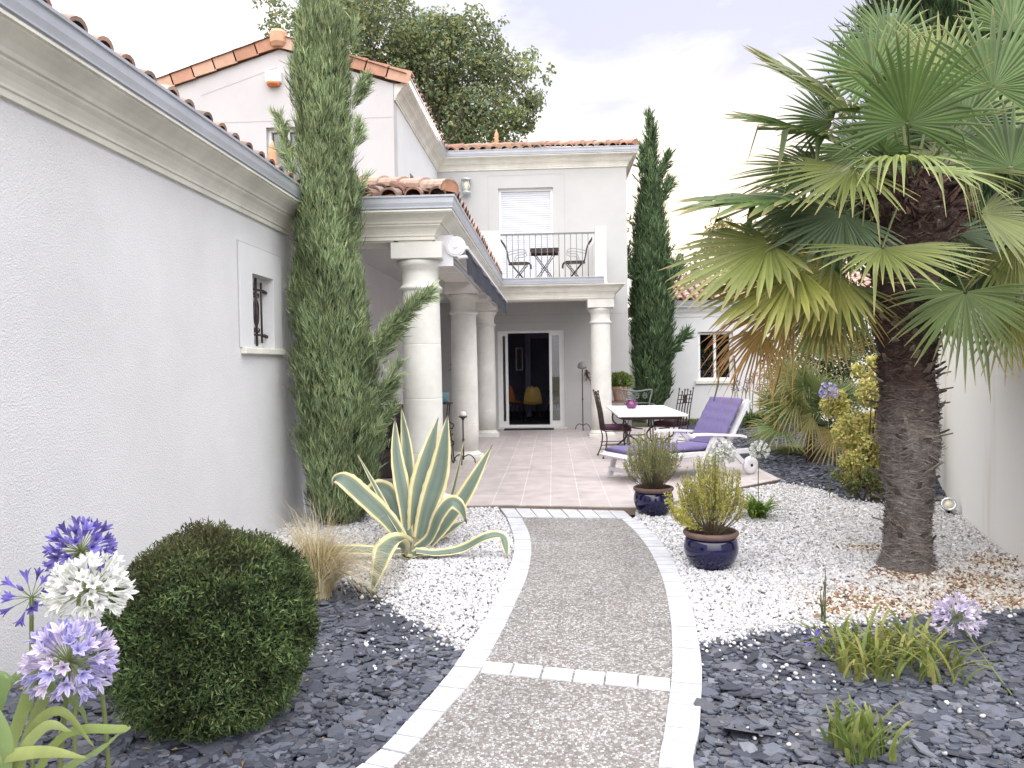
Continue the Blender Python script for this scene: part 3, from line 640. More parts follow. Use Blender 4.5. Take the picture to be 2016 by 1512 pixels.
ridge_caps('hip_tiles', (x1-.03,y0+.03,roofz(0)+.02), (x1-D,y0+D,roofz(D)+.02))
# main wing roof over the gable, facade wing roof
rd = MB(); ye = YG-.10; zr = 7.02; ze = 6.30
xe, xl = XW+.235, -6.72
rd.add([(xe,ye,ze),(gxr,ye,zr),(gxr,22,zr),(xe,YH-.2,ze)], [(0,1,2,3)]); rd.add([(xl,ye,ze),(gxr,ye,zr),(gxr,22,zr),(xl,22,ze)], [(3,2,1,0)])
fe = YH-.235; xf = XR+.235; Z0 = 6.29; dd = 2.1
rd.add([(xe,fe,Z0),(xf,fe,Z0),(xf-dd,fe+dd,Z0+S*dd),(gxr,fe+dd,Z0+S*dd)], [(0,1,2,3)]); rd.add([(xf,fe,Z0),(xf,24,Z0),(xf-dd,22,Z0+S*dd),(xf-dd,fe+dd,Z0+S*dd)], [(0,1,2,3)])
rd.build('roof_deck', 'underlay', house)
rt = MB(); T2 = [(.50,.30,.20),(.55,.35,.25),(.45,.30,.22),(.50,.40,.28),(.42,.30,.20),(.58,.42,.30)]
tile_plane(rt, (xe,fe,Z0+.015), (1,0,0), (0,1,S), xf-xe, 6, clip=lambda x, y: x < xf-(y-fe)-.05, dirt=.1, cols=T2)
tile_plane(rt, (xe,ye+.2,ze+.015), (0,1,0), (-1,0,(zr-ze)/(xe-gxr)), YH-ye-.6, 1, dirt=.1)
rt.build('roof_tiles', 'terracotta', house)
ridge_caps('hip_tiles', (xf-.05,fe+.05,Z0+.02), (xf-dd,fe+dd,Z0+S*dd)); ridge_caps('ridge_tiles', (xf-dd,fe+dd,Z0+S*dd), (gxr,fe+dd,Z0+S*dd))
# verge tiles climbing the gable, one L shaped piece overlapping the next
def verge(xa, za, xb, zb, k):
    m = MB(); L_ = math.hypot(xb-xa, zb-za)/k; th = math.atan2(zb-za, xb-xa); s = 1 if xb > xa else -1
    for i in range(k):
        t = i/k; x_, z_ = xa+(xb-xa)*t, za+(zb-za)*t; col = random.choice([(.50,.27,.19),(.55,.33,.24),(.46,.24,.16),(.56,.38,.29)]); q_ = rnd(.9,1.08); col = tuple(c_*q_ for c_ in col)
        dx_, dz_ = math.cos(th), math.sin(th); ux, uz = -dz_*s, dx_*s
        def P(a_, h_, y_): return (x_+dx_*a_+ux*h_, y_, z_+dz_*a_+uz*h_)
        lift = .018
        for y0_, y1_, h0, h1, l0 in ((YG-.07,YG-.045,-.02,.165,0),(YG-.07,YG+.15,.165,.19,0)):
            a0, a1 = 0, L_*1.06
            vs = [P(a0,h0+lift,y0_),P(a1,h0,y0_),P(a1,h0,y1_),P(a0,h0+lift,y1_),P(a0,h1+lift,y0_),P(a1,h1-.004,y0_),P(a1,h1-.004,y1_),P(a0,h1+lift,y1_)]
            m.add(vs, [(3,2,1,0),(4,5,6,7),(0,1,5,4),(1,2,6,5),(2,3,7,6),(3,0,4,7)], col)
    return m
M['verge'] = mat('verge', (1,1,1), .8, .18, 12, attr=True, bump=.25)
verge(-2.30,6.14,gxr,gtop+.03,6).build('verge_tiles', 'verge', house); verge(-6.62,6.14,gxr,gtop+.03,6).build('verge_tiles', 'verge', house)
m = MB(); m.lathe([(.11,0),(.15,.06),(.15,.22),(.11,.27),(.03,.29)], (gxr,YG-.04,gtop+.02), 8, (.60,.34,.22), sm=False); m.build('ridge_end_tile', 'verge', house)
def finial(p, s=1):
    m = MB(); m.lathe([(.16*s,-.12*s),(.13*s,.0),(.09*s,.05*s),(.07*s,.12*s),(.055*s,.22*s),(.075*s,.25*s),(.05*s,.28*s),(.065*s,.34*s),(.06*s,.42*s),(.025*s,.50*s),(.008*s,.56*s)], p, 12, (.62,.33,.20))
    return m.build('finial', 'verge', house)
finial((-1.33,19.4,6.93), .85); finial((-3.62,9.95,3.95), .95)

# balcony: parapet, pillar, railing, floor
bl = MB(); bl.box(XB-.2,1.10,YC+.02,YH-.002,3.0575,3.13); bl.build('balcony_floor', 'stone', house)
pp = MB(); pp.box(-1.52,-1.005,YC,YC+.14,3.10,4.17); pp.box(-1.52,-1.38,YC+.14,YH-.002,3.10,4.17); pp.build('parapet', 'render_smooth', house)
pp = MB(); pp.box(.865,1.085,YC,YC+.20,3.10,4.20,bev=.004); pp.box(.945,1.085,YC+.2,YH-.002,3.10,4.20); pp.build('pillar', 'render_smooth', house)
rl = MB(); rl.box(-1.004,.864,YC+.05,YC+.085,4.075,4.105); rl.box(-1.004,.864,YC+.05,YC+.085,3.165,3.185)
for i in range(15): xx = -.885+i*.1155; rl.tube([(xx,YC+.067,3.18),(xx,YC+.067,4.08)], .0075, 6)
rl.build('railing', 'grey_iron', house)
# roller shutter over the balcony door
sh = MB()
for i in range(47): z_ = 3.13+i*.05; sh.add([(-1.12,YH+.13,z_),(.0,YH+.13,z_),(.0,YH+.118,z_+.012),(-1.12,YH+.118,z_+.012),(-1.12,YH+.118,z_+.038),(.0,YH+.118,z_+.038),(.0,YH+.13,z_+.05),(-1.12,YH+.13,z_+.05)], [(0,1,2,3),(3,2,5,4),(4,5,6,7)])
M['shutter'] = mat('shutter', (.62,.63,.68), .45, .03, 3); shu = sh.build('roller_shutter', 'shutter', house)
q = MB(); q.box(-1.18,-1.12,YH+.08,YH+.16,3.13,5.5); q.box(.0,.06,YH+.08,YH+.16,3.13,5.5); q.box(-1.12,.0,YH+.09,YH+.16,5.44,5.5); q.build('guide_rail', 'white_paint', shu)

# sliding door: fixed frame, two parked leaves, glass
df = MB(); zb, zt = .07, 2.27
for a_,b_,c_,d_ in ((dx0,dx0+.05,zb,zt),(dx1-.05,dx1,zb,zt),(dx0+.05,dx1-.05,zt-.05,zt),(dx0+.05,dx1-.05,zb,zb+.05)): df.box(a_,b_,YH+.05,YH+.18,c_,d_)
door = df.build('sliding_door', 'white_paint', house)
def leaf(x0_, x1_, y_):
    q = MB(); z0_, z1_ = zb+.05, zt-.05
    for a_,b_,c_,d_ in ((x0_,x0_+.06,z0_,z1_),(x1_-.06,x1_,z0_,z1_),(x0_+.06,x1_-.06,z0_,z0_+.09),(x0_+.06,x1_-.06,z1_-.06,z1_)): q.box(a_,b_,y_,y_+.045,c_,d_)
    o = q.build('door_leaf', 'white_paint', door)
    q = MB(); q.box(x0_+.06,x1_-.06,y_+.015,y_+.027,z0_+.09,z1_-.06); q.build('pane', 'glass', o)
leaf(-1.2,-1.02,YH+.06); leaf(-.08,.21,YH+.06)
q = MB(); q.box(dx0-.02,dx1+.04,YH-.06,YH+.049,TZ-.002,.068); q.build('threshold', 'stone', house)
# dark room behind the door
rm = MB(); rm.box(-2.3,1.35,YH+.31,23.6,-.1,.085); rm.build('room_floor', 'room_floor', house)
rm = MB(); rm.box(-2.3,1.4,23.4,23.6,.085,2.6); rm.box(-2.29,-2.2,YH+.31,23.4,.085,2.6); rm.box(1.3,1.4,YH+.31,23.4,.085,2.6); rm.box(-2.3,1.4,YH+.305,23.6,2.6,2.7)
rm.box(-.75,-.6,20.9,21.0,.085,2.6); rm.box(-.6,.35,20.92,20.98,2.2,2.6); rm.box(.35,1.3,20.9,21.0,.085,2.6)
rm.build('room_wall', 'room', house)
q = MB()
for a_,b_,c_,d_ in ((-.98,-.80,1.35,1.37),(-.98,-.80,1.93,1.95),(-.98,-.96,1.37,1.93),(-.82,-.80,1.37,1.93)): q.box(a_,b_,20.4,20.42,c_,d_)
tag(q.build('picture_frame', 'wax'), 'thin pale rectangular frame seen on the dark wall inside the open door', 'picture frame')

# ------------------------------------------------------------------ things fixed on the house
aw = thing('awning', 'rolled up terrace awning in a white cassette with dark grey valance under the porch gutter', 'awning', (-.99,8.02,2.66))
m = MB(); m.tube([(0,0,.08),(0,7.0,.08)], .075, 20); m.build('cassette', 'plastic', aw)
m = MB(); m.tube([(0,-.05,.08),(0,-.005,.08)], .105, 32, sm=False); m.tube([(0,-.058,.08),(0,-.05,.08)], [.085,.095], 32, sm=False); m.tube([(0,-.068,.08),(0,-.055,.08)], .022, 12, sm=False); m.tube([(.02,-.04,-.04),(.10,-.04,-.03),(.10,.04,-.03)], .02, 8); m.build('end_cap', 'plastic', aw)
m = MB(); n = 60
for i in range(n):
    y0_, y1_ = i*7.0/n, (i+1)*7.0/n; w_ = lambda y: .012*math.sin(y*5)
    for sg in (0,): m.add([(.10+w_(y0_),y0_,.045),(.10+w_(y1_),y1_,.045),(.115+w_(y1_),y1_,-.20),(.115+w_(y0_),y0_,-.20),(.103+w_(y0_),y0_,.045),(.103+w_(y1_),y1_,.045),(.118+w_(y1_),y1_,-.20),(.118+w_(y0_),y0_,-.20)], [(3,2,1,0),(4,5,6,7),(3,7,6,2)])
m.build('valance', 'awning', aw)
m = MB(); m.box(.085,.125,-.02,7.0,.05,.085); m.build('front_bar', 'plastic', aw)
m = MB()
for a_ in (-.06,-.11): m.tube([(a_,.1,-.02),(a_+.02,3.3,-.05)], .018, 8)
for a_ in (-.06,-.11): m.tube([(a_,6.9,-.02),(a_+.02,3.7,-.05)], .018, 8)
m.build('folding_arm', 'plastic', aw)
for y_ in (0,4.0): m = MB(); m.box(-.20,-.03,y_-.02,y_+.02,-.12,.20); m.build('bracket', 'plastic', aw)

wl = thing('wall_lantern', 'small white round caged wall lamp beside the shuttered balcony door', 'wall lamp', (-1.89,YH,5.42))
m = MB(); m.lathe([(.05,.0),(.115,.01),(.12,.04),(.09,.06)],(0,-.12,.24),20); m.lathe([(.06,0),(.10,.02),(.11,.05),(.08,.07),(.06,.075)],(0,-.12,-.06),20); m.box(-.04,.04,-.06,0,.02,.24)
for k in range(4): a_ = k*math.pi/2+.7; m.tube([(.09*math.cos(a_),-.12+.09*math.sin(a_),0),(.09*math.cos(a_),-.12+.09*math.sin(a_),.25)], .009, 5)
m.build('cage', mat('lampmetal', (.50,.54,.58), .4, metal=.3), wl)
m = MB(); m.lathe([(.065,.01),(.07,.10),(.07,.23)],(0,-.12,0),16); m.build('glass_shade', 'lamp_glass', wl)
al = thing('alarm_siren', 'white alarm box with orange lower edge high on the gable wall', 'alarm siren', (-4.56,YG,6.26))
m = MB(); m.box(-.13,.13,-.09,0,-.02,.17,bev=.012); m.build('casing', 'white_paint', al)
m = MB(); m.lathe([(.04,-.08),(.10,-.07),(.115,-.025)], (0,-.05,0), 16); m.build('strobe_lens', 'orange_plastic', al)
def gecko(loc, s, label, dn=1):
    m = MB(); m.tube(spline([(0,0,.5*s),(.03*s,-.01,.36*s),(-.03*s,-.01,.18*s),(.02*s,-.01,-.05*s),(.08*s,0,-.22*s),(.02*s,0,-.4*s)],5), [.03*s+.05*s*math.sin(math.pi*min(1,(i+2)/18)) if i < 18 else .03*s*(1-(i-18)/9) for i in range(26)], 8)
    for q, zz in ((1,.28),(-1,.28),(1,.0),(-1,.0)): m.tube(spline([(0,-.01,zz*s),(.12*s*q,-.02,(zz+.05)*s),(.15*s*q,-.01,(zz-.1)*s)],4), .018*s, 5)
    return tag(m.build('lizard_ornament', mat('rust', (.13,.05,.04), .7, .3, 20)), label, 'wall ornament')
o = gecko((0,0,0), .42, 'dark red metal lizard hung on the back wall between the nearest and second columns'); o.location = (-2.27,YH-.03,1.50); o.rotation_euler = (0,.9,0)
o = gecko((0,0,0), .40, 'dark red metal lizard hung on the wall just left of the right hand column'); o.location = (.80,YH-.03,1.17); o.rotation_euler = (0,-.25,0)

dm = MB(); dm.box(-.50,.14,0,.33,0,.02,bev=.004); dm = dm.build('doormat', 'mat'); dm.location = (-.24,17.07,TZ); dm.scale = (1.75,1,1)
tag(dm, 'dark blue doormat lying on the tiles before the sliding door', 'doormat')

# ================================================================== NEIGHBOUR BUILDING, GARDEN WALL
nb = thing('bungalow', 'low white rendered annex with pink tiled roof and a dark window behind the lounger', 'building', (2.9,20,0))
m = MB(); panel(m, (-.5,0,-.2), (1,0,0), (0,0,1), 9, 3.0, [(1.33,2.22,1.22,2.47)], .25); m.box(-.5,-.25,.251,7,-.2,2.8); m.box(8.2,8.5,.251,7,-.2,2.8); m.build('wall', 'render_smooth', nb)
nw = MB(); nw.box(.83,1.72,.16,.18,1.02,2.27); nw = nw.build('window', 'glass', nb)
q = MB()
for a_,b_,c_,d_ in ((.83,.90,1.02,2.27),(1.65,1.72,1.02,2.27),(1.245,1.305,1.02,2.27),(.90,1.245,1.02,1.09),(1.305,1.65,1.02,1.09),(.90,1.245,2.2,2.27),(1.305,1.65,2.2,2.27)): q.box(a_,b_,.09,.155,c_,d_)
q.build('frame', 'white_paint', nw)
q = MB(); q.box(.75,1.80,-.05,.24,.93,1.018,bev=.01); q.build('sill', 'stone', nb)
q = MB(); q.box(.5,2.1,.7,.72,.8,2.5); q.build('dark_interior', 'dark', nb)
m = MB(); sweep(m, up([(o_*.8,z_) for o_,z_ in CP],-.13), [(-.5,6),(-.5,0.001),(8.5,0.001)][1:]); m.build('cornice', 'white_paint', nb)
m = MB(); sweep(m, up([(o_*.8,z_) for o_,z_ in GPF],-.13), [(-.5,0.001),(8.5,0.001)]); m.build('gutter', 'zinc', nb)
m = MB(); m.add([(-.7,-.2,3.05),(8.6,-.2,3.05),(8.6,3.2,4.07),(-.7+1.2,3.2,4.07),(-.7,6.6,3.05),(8.6,6.6,3.05)], [(0,1,2,3),(3,2,5,4)]); m.build('roof_deck', 'underlay', nb)
m = MB(); TP = [(.60,.38,.33),(.64,.42,.37),(.56,.35,.30),(.66,.46,.41)]
tile_plane(m, (-.7,-.2,3.07), (1,0,0), (0,1,S), 7.0, 9, clip=lambda x, y: x > -.7+(y+.2)*.4, dirt=.03, cols=TP); m.build('roof_tiles', 'terracotta', nb)

gw = MB(); pts = spline([(x,y,0) for x,y in WALL], 5); Hw = 1.98
vs = []
for i, p_ in enumerate(pts):
    d_ = (pts[min(i+1,len(pts)-1)]-pts[max(i-1,0)]).normalized(); q_ = p_+Vector((d_.y,-d_.x,0))*.2
    vs += [(p_.x,p_.y,-.1),(p_.x,p_.y,Hw),(q_.x,q_.y,Hw),(q_.x,q_.y,-.1)]
gw.add(vs, [(i*4,i*4+4,i*4+5,i*4+1)[::-1] for i in range(len(pts)-1)]+[(i*4+3,i*4+7,i*4+6,i*4+2) for i in range(len(pts)-1)], None, True)
gw.add([v_ for v_ in vs], [(i*4+1,i*4+2,i*4+6,i*4+5) for i in range(len(pts)-1)]+[(0,1,2,3)])
tag(gw.build('garden_wall', 'garden_wall'), 'curving rendered garden wall with faint rusty streaks behind the palm trunk', 'wall')
# ================================================================== FURNITURE
# long white table on scrolled iron legs
tb = thing('garden_table', 'long white topped garden table on black scrolled iron legs', 'table', (1.45,12.55,TZ))
m = MB(); m.box(-.51,.51,-1.25,1.25,.665,.70,bev=.008); m.build('table_top', 'white_paint', tb)
m = MB(); m.box(-.44,.44,-1.15,-1.12,.62,.664); m.box(-.44,.44,1.12,1.15,.62,.664); m.box(-.44,-.41,-1.12,1.12,.62,.664); m.box(.41,.44,-1.12,1.12,.62,.664); m.build('apron', 'iron', tb)
for sx in (-1,1):
    for sy in (-1,1):
        q = MB(); X, Y = .40*sx, 1.0*sy
        q.tube(spline([(X,Y,.63),(X*1.02,Y,.45),(X*.55,Y*.98,.30),(X*.45,Y*.97,.18),(X*.85,Y,.02)],6), .014, 7)
        q.tube(spline([(X,Y*.99,.60),(X*.75,Y*.97,.50),(X*.3,Y*.96,.47)],5), .011, 6)
        q.build('leg', 'iron', tb)
m = MB(); m.tube([(-.18,-.97,.2),(.18,-.97,.2)], .010); m.tube([(-.18,.97,.2),(.18,.97,.2)], .010); m.tube([(0,-.97,.2),(0,.97,.2)], .010); m.build('stretcher', 'iron', tb)
jar = MB(); jar.lathe([(.045,0),(.075,.015),(.10,.055),(.095,.09),(.062,.118),(.06,.128),(.075,.145),(.068,.147),(.052,.128),(.052,.118),(.0,.11)], (0,0,0), 28)
jar = jar.build('lidless_jar', 'ceramic'); jar.location = (1.30,12.9,TZ+.70); tag(jar, 'small glossy purple ceramic jar standing on the white garden table', 'jar')

def iron_chair():
    t = thing('garden_chair', '', 'chair', group='wrought iron dining chairs')
    m = MB(); m.box(-.21,.21,-.20,.21,.43,.50,bev=.02); m.build('seat_cushion', 'plum', t)
    m = MB(); 
    for a_,b_ in (((-.21,-.2),(.21,-.2)),((.21,-.2),(.21,.2)),((.21,.2),(-.21,.2)),((-.21,.2),(-.21,-.2))): m.tube([(*a_,.42),(*b_,.42)], .010, 6)
    m.build('seat_frame', 'iron', t)
    # back rises at -y
    m = MB()
    for i, xx in enumerate((-.20,-.12,-.04,.04,.12,.20)):
        top = 1.02 if i in (0,5) else (.97 if i in (1,4) else 1.0)
        m.tube([(xx,-.20,.42),(xx,-.235,.7),(xx,-.30,top)], .009, 6)
        m.lathe([(.004,0),(.016,.012),(.016,.022),(.003,.04)], (xx,-.30,top-.005), 8)
    for zz, yy in ((.58,-.22),(.80,-.255),(.86,-.265),(.93,-.28)): m.tube([(-.20,yy,zz),(.20,yy,zz)], .008, 6)
    m.box(-.05,.05,-.275,-.262,.80,.92)
    m.build('backrest', 'iron', t)
    for sx in (-1,1):
        for sy in (-1,1):
            q = MB(); q.tube(spline([(.20*sx,.19*sy,.42),(.19*sx,.17*sy,.30),(.20*sx,.19*sy,.15),(.235*sx,.24*sy,.012)],5), .010, 6); q.lathe([(.014,0),(.018,.006),(.010,.02)],(.235*sx,.24*sy,0),8); q.build('leg', 'iron', t)
    m = MB()
    for zz in (.10,.16,.22): m.tube([(-.20,-.2,zz),(-.20,.2,zz)], .006, 5); m.tube([(.20,-.2,zz),(.20,.2,zz)], .006, 5)
    m.tube([(-.2,.19,.19),(.2,.19,.19)], .006, 5); m.build('stretcher', 'iron', t)
    return t
ch = iron_chair(); relabel(ch, 'dark iron chair with plum cushion, pushed under the left side of the white table', (.96,12.05,TZ), -math.pi/2+.12)
relabel(copy_tree(ch), 'dark iron chair with plum cushion right of the white table, nearest the lounger', (1.93,12.75,TZ), math.pi/2-.75)
# armchair with a scrolled grey back at the far end
t = thing('scroll_back_chair', 'grey green metal armchair with curled scrolls in its back beyond the table', 'chair', (1.58,14.35,TZ), math.pi)
m = MB(); m.box(-.24,.24,-.22,.22,.42,.47,bev=.015); m.build('seat', 'verdigris', t)
m = MB(); m.box(-.22,.22,-.20,.22,.472,.53,bev=.02); m.build('seat_cushion', 'plum', t)
m = MB(); m.tube(spline([(-.24,-.22,.44),(-.23,-.26,.7),(-.28,-.30,.90),(-.25,-.30,.95),(0,-.30,.92),(.25,-.30,.95),(.28,-.30,.90),(.23,-.26,.7),(.24,-.22,.44)],6), .016, 7)
for cx in (-.15,0,.15):
    for sg in (1,-1): m.tube([(cx+sg*(.012+.010*k/2)*math.cos(k)*.9, -.29, .79+(.012+.010*k/2)*math.sin(k)*1.2+.04) for k in np.linspace(0,8,22)], .008, 5)
m.tube([(-.24,-.265,.70),(.24,-.265,.70)], .012, 6); m.build('backrest', 'verdigris', t)
for sx in (-1,1):
    q = MB(); q.tube(spline([(.26*sx,-.27,.68),(.29*sx,-.05,.68),(.28*sx,.18,.64),(.25*sx,.2,.44)],5), .013, 6); q.build('armrest', 'verdigris', t)
    for sy in (-1,1): q = MB(); q.tube([(.22*sx,.2*sy,.44),(.24*sx,.22*sy,.0)], .013, 6); q.build('leg', 'verdigris', t)

# sun lounger -------------------------------------------------------
LZ = math.atan2(.47,.88)
lg = thing('sun_lounger', 'white plastic sun lounger with raised back and wheels on the terrace', 'sun lounger', (1.98,10.18,TZ), LZ)
W2 = .33
m = MB()
for sy in (-1,1): m.box(-1.30,.42,sy*W2-.025,sy*W2+.025,.27,.335,bev=.008)
for i in range(13): xx = -1.28+i*.105; m.box(xx,xx+.075,-W2+.03,W2-.03,.30,.322)
m.box(-1.36,-1.29,-W2-.02,W2+.02,.27,.34,bev=.012)
m.build('frame', 'plastic', lg)
m = MB(); th = math.radians(58); bx, bz = math.cos(th), math.sin(th)
def bk(d, y, o): return (.05+bx*d-bz*o*-1*0 + bz*o, y, .34+bz*d-bx*o)
for y0_, y1_ in ((-W2,-W2+.07),(W2-.07,W2)):
    vs = [bk(d,y,o) for d in (0,.74) for y in (y0_,y1_) for o in (0,.045)]; m.add(vs, [(0,1,3,2),(4,6,7,5),(0,4,5,1),(2,3,7,6),(0,2,6,4),(1,5,7,3)])
for i in range(7):
    d0_ = .04+i*.098
    vs = [bk(d,y,o) for d in (d0_,d0_+.075) for y in (-W2+.072,W2-.072) for o in (.008,.03)]; m.add(vs, [(0,1,3,2),(4,6,7,5),(0,4,5,1),(2,3,7,6),(0,2,6,4),(1,5,7,3)])
m.build('backrest', 'plastic', lg)
for sy in (-1,1):
    m = MB(); yy = sy*(W2+.045)
    m.tube(spline([(-.50,yy,.545),(-.42,yy,.565),(-.1,yy,.545),(.22,yy,.515),(.32,yy,.51)],5), [.022]*3+[.034]*18, 8, flat=1.6) if False else None
    pts_ = [(-.52,.545),(-.46,.572),(-.25,.565),(.05,.54),(.28,.52),(.34,.50)]
    for i in range(len(pts_)-1):
        (xa,za),(xb,zb_) = pts_[i], pts_[i+1]
        m.add([(xa,yy-.035,za-.03),(xb,yy-.035,zb_-.03),(xb,yy+.035,zb_-.03),(xa,yy+.035,za-.03),(xa,yy-.03,za),(xb,yy-.03,zb_),(xb,yy+.03,zb_),(xa,yy+.03,za)], [(3,2,1,0),(4,5,6,7),(0,1,5,4),(2,3,7,6),(1,2,6,5),(3,0,4,7)])
    m.build('armrest', 'plastic', lg)
    m = MB()
    def bar(a_, b_, wd=.05, dp=.035):
        A = np.array(a_, float); B = np.array(b_, float); d_ = nrm(B-A); s_ = np.array([0,1,0.]); u_ = np.cross(d_, s_)
        vs = [p+s_*sx*dp/2+u_*sz*wd/2 for p in (A,B) for sx,sz in ((-1,-1),(1,-1),(1,1),(-1,1))]; m.add(vs, [(3,2,1,0),(4,5,6,7),(0,1,5,4),(1,2,6,5),(2,3,7,6),(3,0,4,7)])
    bar((-.15,yy,.53),(-.42,yy,.02),.07); bar((-.10,yy,.53),(.30,yy,.16),.06); m.build('arm_support', 'plastic', lg)
    m = MB(); bar((-1.18,sy*W2,.28),(-1.27,sy*W2,.0),.06,.04); m.build('leg', 'plastic', lg)
    m = MB(); pr = [(.02,-.03),(.085,-.032),(.112,-.022),(.118,0),(.112,.022),(.085,.032),(.02,.03)]
    n_ = 28; vs = [(.42+r_*math.cos(2*math.pi*k/n_), yy+z_, .118+r_*math.sin(2*math.pi*k/n_)) for r_, z_ in pr for k in range(n_)]
    m.add(vs, [(i*n_+k,i*n_+(k+1)%n_,(i+1)*n_+(k+1)%n_,(i+1)*n_+k) for i in range(len(pr)-1) for k in range(n_)]+[tuple(range(n_)),tuple(range(6*n_,7*n_))], None, True)
    m.build('wheel', 'plastic', lg)
m = MB(); bar((-1.27,-W2,.09),(-1.27,W2,.09)); m.box(-1.285,-1.255,-W2,W2,.09,.14); m.build('crossbar', 'plastic', lg)
def pad(path, hw, th_, name, mt, parent=None, seg=3, lump=.0035):
    """a padded strip: side path (x,z), half width, thickness"""
    P_ = spline([(x_,0,z_) for x_, z_ in path], 7); m = MB(); K = 14; rows = []
    for i, p in enumerate(P_):
        d_ = (P_[min(i+1,len(P_)-1)]-P_[max(i-1,0)]).normalized(); n_ = Vector((-d_.z,0,d_.x)); r_ = []
        for k in range(K):
            a_ = 2*math.pi*k/K; cx = math.copysign(abs(math.cos(a_))**.35, math.cos(a_))*hw; cz = math.copysign(abs(math.sin(a_))**.6, math.sin(a_))*th_/2
            q = p+n_*(cz+th_/2+lump*math.sin(i*1.3+k*.9)); r_.append((q.x, cx+lump*math.sin(i*.7), q.z))
        rows += r_
    m.add(rows, [(i*K+k,i*K+(k+1)%K,(i+1)*K+(k+1)%K,(i+1)*K+k) for i in range(len(P_)-1) for k in range(K)]+[tuple(range(K-1,-1,-1)),tuple(range((len(P_)-1)*K,len(P_)*K))], None, True)
    return m.build(name, mt, parent)
cush = thing('lounger_cushion', 'long purple padded cushion laid over the white sun lounger', 'cushion', (1.98,10.18,TZ), LZ)
pad([(-1.33,.335),(-1.2,.345),(-.9,.342),(-.5,.342),(-.1,.342),(.0,.36),(.05,.43),(.17,.63),(.28,.80),(.38,.955)], W2-.01, .06, 'pad', 'purple', cush)
tw = pad([(-1.42,.30),(-1.30,.325),(-1.1,.325),(-.85,.325),(-.6,.325)], W2+.012, .012, 'cushion_cover', mat('towel', (.70,.66,.74), .9, .1, 12, bump=.4, bs=160), cush, lump=.002)

# balcony chairs and table
def balcony_chair():
    t = thing('folding_chair', '', 'chair', group='folding chairs on the balcony')
    m = MB(); m.tube(spline([(-.22,.0,.44),(-.18,0,.45),(.12,0,.47),(.22,0,.44),(.24,0,.34)],5), .02, 8) ; m.box(-.20,.18,-.18,.18,.445,.475,bev=.01); m.build('seat', 'iron', t)
    m = MB()
    for sy in (-.18,.18): m.tube(spline([(-.20,sy,.45),(-.24,sy,.62),(-.27,sy,.78),(-.36,sy,.92)],5), .013, 6)
    for zz, xx in ((.92,-.36),(.86,-.32),(.80,-.285)): m.box(xx-.008,xx+.008,-.18,.18,zz-.022,zz+.022)
    m.build('backrest', 'iron', t)
    for sy in (-.17,.17):
        m = MB(); m.tube([(.16,sy,.44),(-.20,sy,0)], .011, 6); m.build('leg', 'iron', t); m = MB(); m.tube([(-.16,sy*.9,.44),(.20,sy*.9,0)], .011, 6); m.build('leg', 'iron', t)
        m = MB(); m.tube(spline([(-.25,sy*1.1,.66),(-.1,sy*1.1,.70),(.08,sy*1.1,.72),(.15,sy*1.1,.67),(.10,sy*1.1,.62),(-.05,sy*1.1,.60),(-.1,sy*1.1,.48)],5), .006, 5); m.build('armrest', 'grey_iron', t)
    return t
bc = balcony_chair(); relabel(bc, 'dark folding chair on the balcony facing right, left of the small table', (-.66,15.95,3.13), 0)
relabel(copy_tree(bc), 'dark folding chair on the balcony facing left, right of the small table', (.47,15.95,3.13), math.pi)
t = thing('balcony_table', 'small dark square folding table between the two balcony chairs', 'table', (-.14,15.95,3.13))
m = MB(); m.box(-.29,.29,-.29,.29,.70,.73,bev=.006); m.box(-.29,.29,-.295,-.285,.65,.70); m.box(-.29,.29,.285,.295,.65,.70); m.build('table_top', 'iron', t)
for sy in (-.24,.24):
    m = MB(); m.tube([(-.22,sy,.66),(.24,sy,0.02)], .010, 6); m.build('leg', 'iron', t); m = MB(); m.tube([(.22,sy*.94,.66),(-.24,sy*.94,0.02)], .010, 6); m.build('leg', 'iron', t)

# interior furniture seen through the open door
def shell_chair(col):
    t = thing('shell_chair', '', 'chair', group='shell chairs indoors')
    m = MB(); rows = []; pf = [(.20,.42,.19),(.10,.415,.215),(-.05,.42,.225),(-.16,.45,.225),(-.21,.55,.215),(-.235,.68,.195),(-.25,.80,.15),(-.255,.845,.09)]
    for y_, z_, hw in pf:
        rows += [(hw*s_, y_+.05*s_*s_*(1 if z_ > .5 else .2), z_+.035*s_*s_) for s_ in np.linspace(-1,1,9)]
    F = [(i*9+k,i*9+k+1,(i+1)*9+k+1,(i+1)*9+k) for i in range(len(pf)-1) for k in range(8)]
    m.add(rows, F, None, True); m.add([(x_,y_-.008,z_-.008) for x_,y_,z_ in rows], [tuple(reversed(f)) for f in F], None, True); m.build('shell', col, t)
    for sx in (-1,1):
        for sy in (-1,1): q = MB(); q.tube([(.10*sx,.08*sy,.42),(.22*sx,.20*sy,0)], .012, 6); q.build('leg', 'dark', t)
    return t
sc = shell_chair('yellow_shell'); relabel(sc, 'mustard yellow shell chair with its back to the open door', (-.50,19.0,.085), 0)
sc2 = copy_tree(sc); relabel(sc2, 'orange rimmed shell chair side on at the left of the indoor table', (-.93,19.75,.085), -1.9)
for c_ in sc2.children:
    if c_.name.startswith('shell'): c_.data = c_.data.copy(); c_.data.materials[0] = M['orange_plastic']; c_['label'] = 'orange shell seat'
relabel(copy_tree(sc), 'yellow shell chair mostly hidden at the right of the indoor table', (.02,19.7,.085), 1.9)
t = thing('round_table', 'dark round dining table standing in the dim room behind the glass door', 'table', (-.42,19.95,.085))
m = MB(); m.lathe([(.0,.70),(.55,.70),(.56,.715),(.55,.73),(0,.73)], (0,0,0), 40, cap=False); m.build('table_top', mat('tabletop', (.10,.10,.12), .25), t)
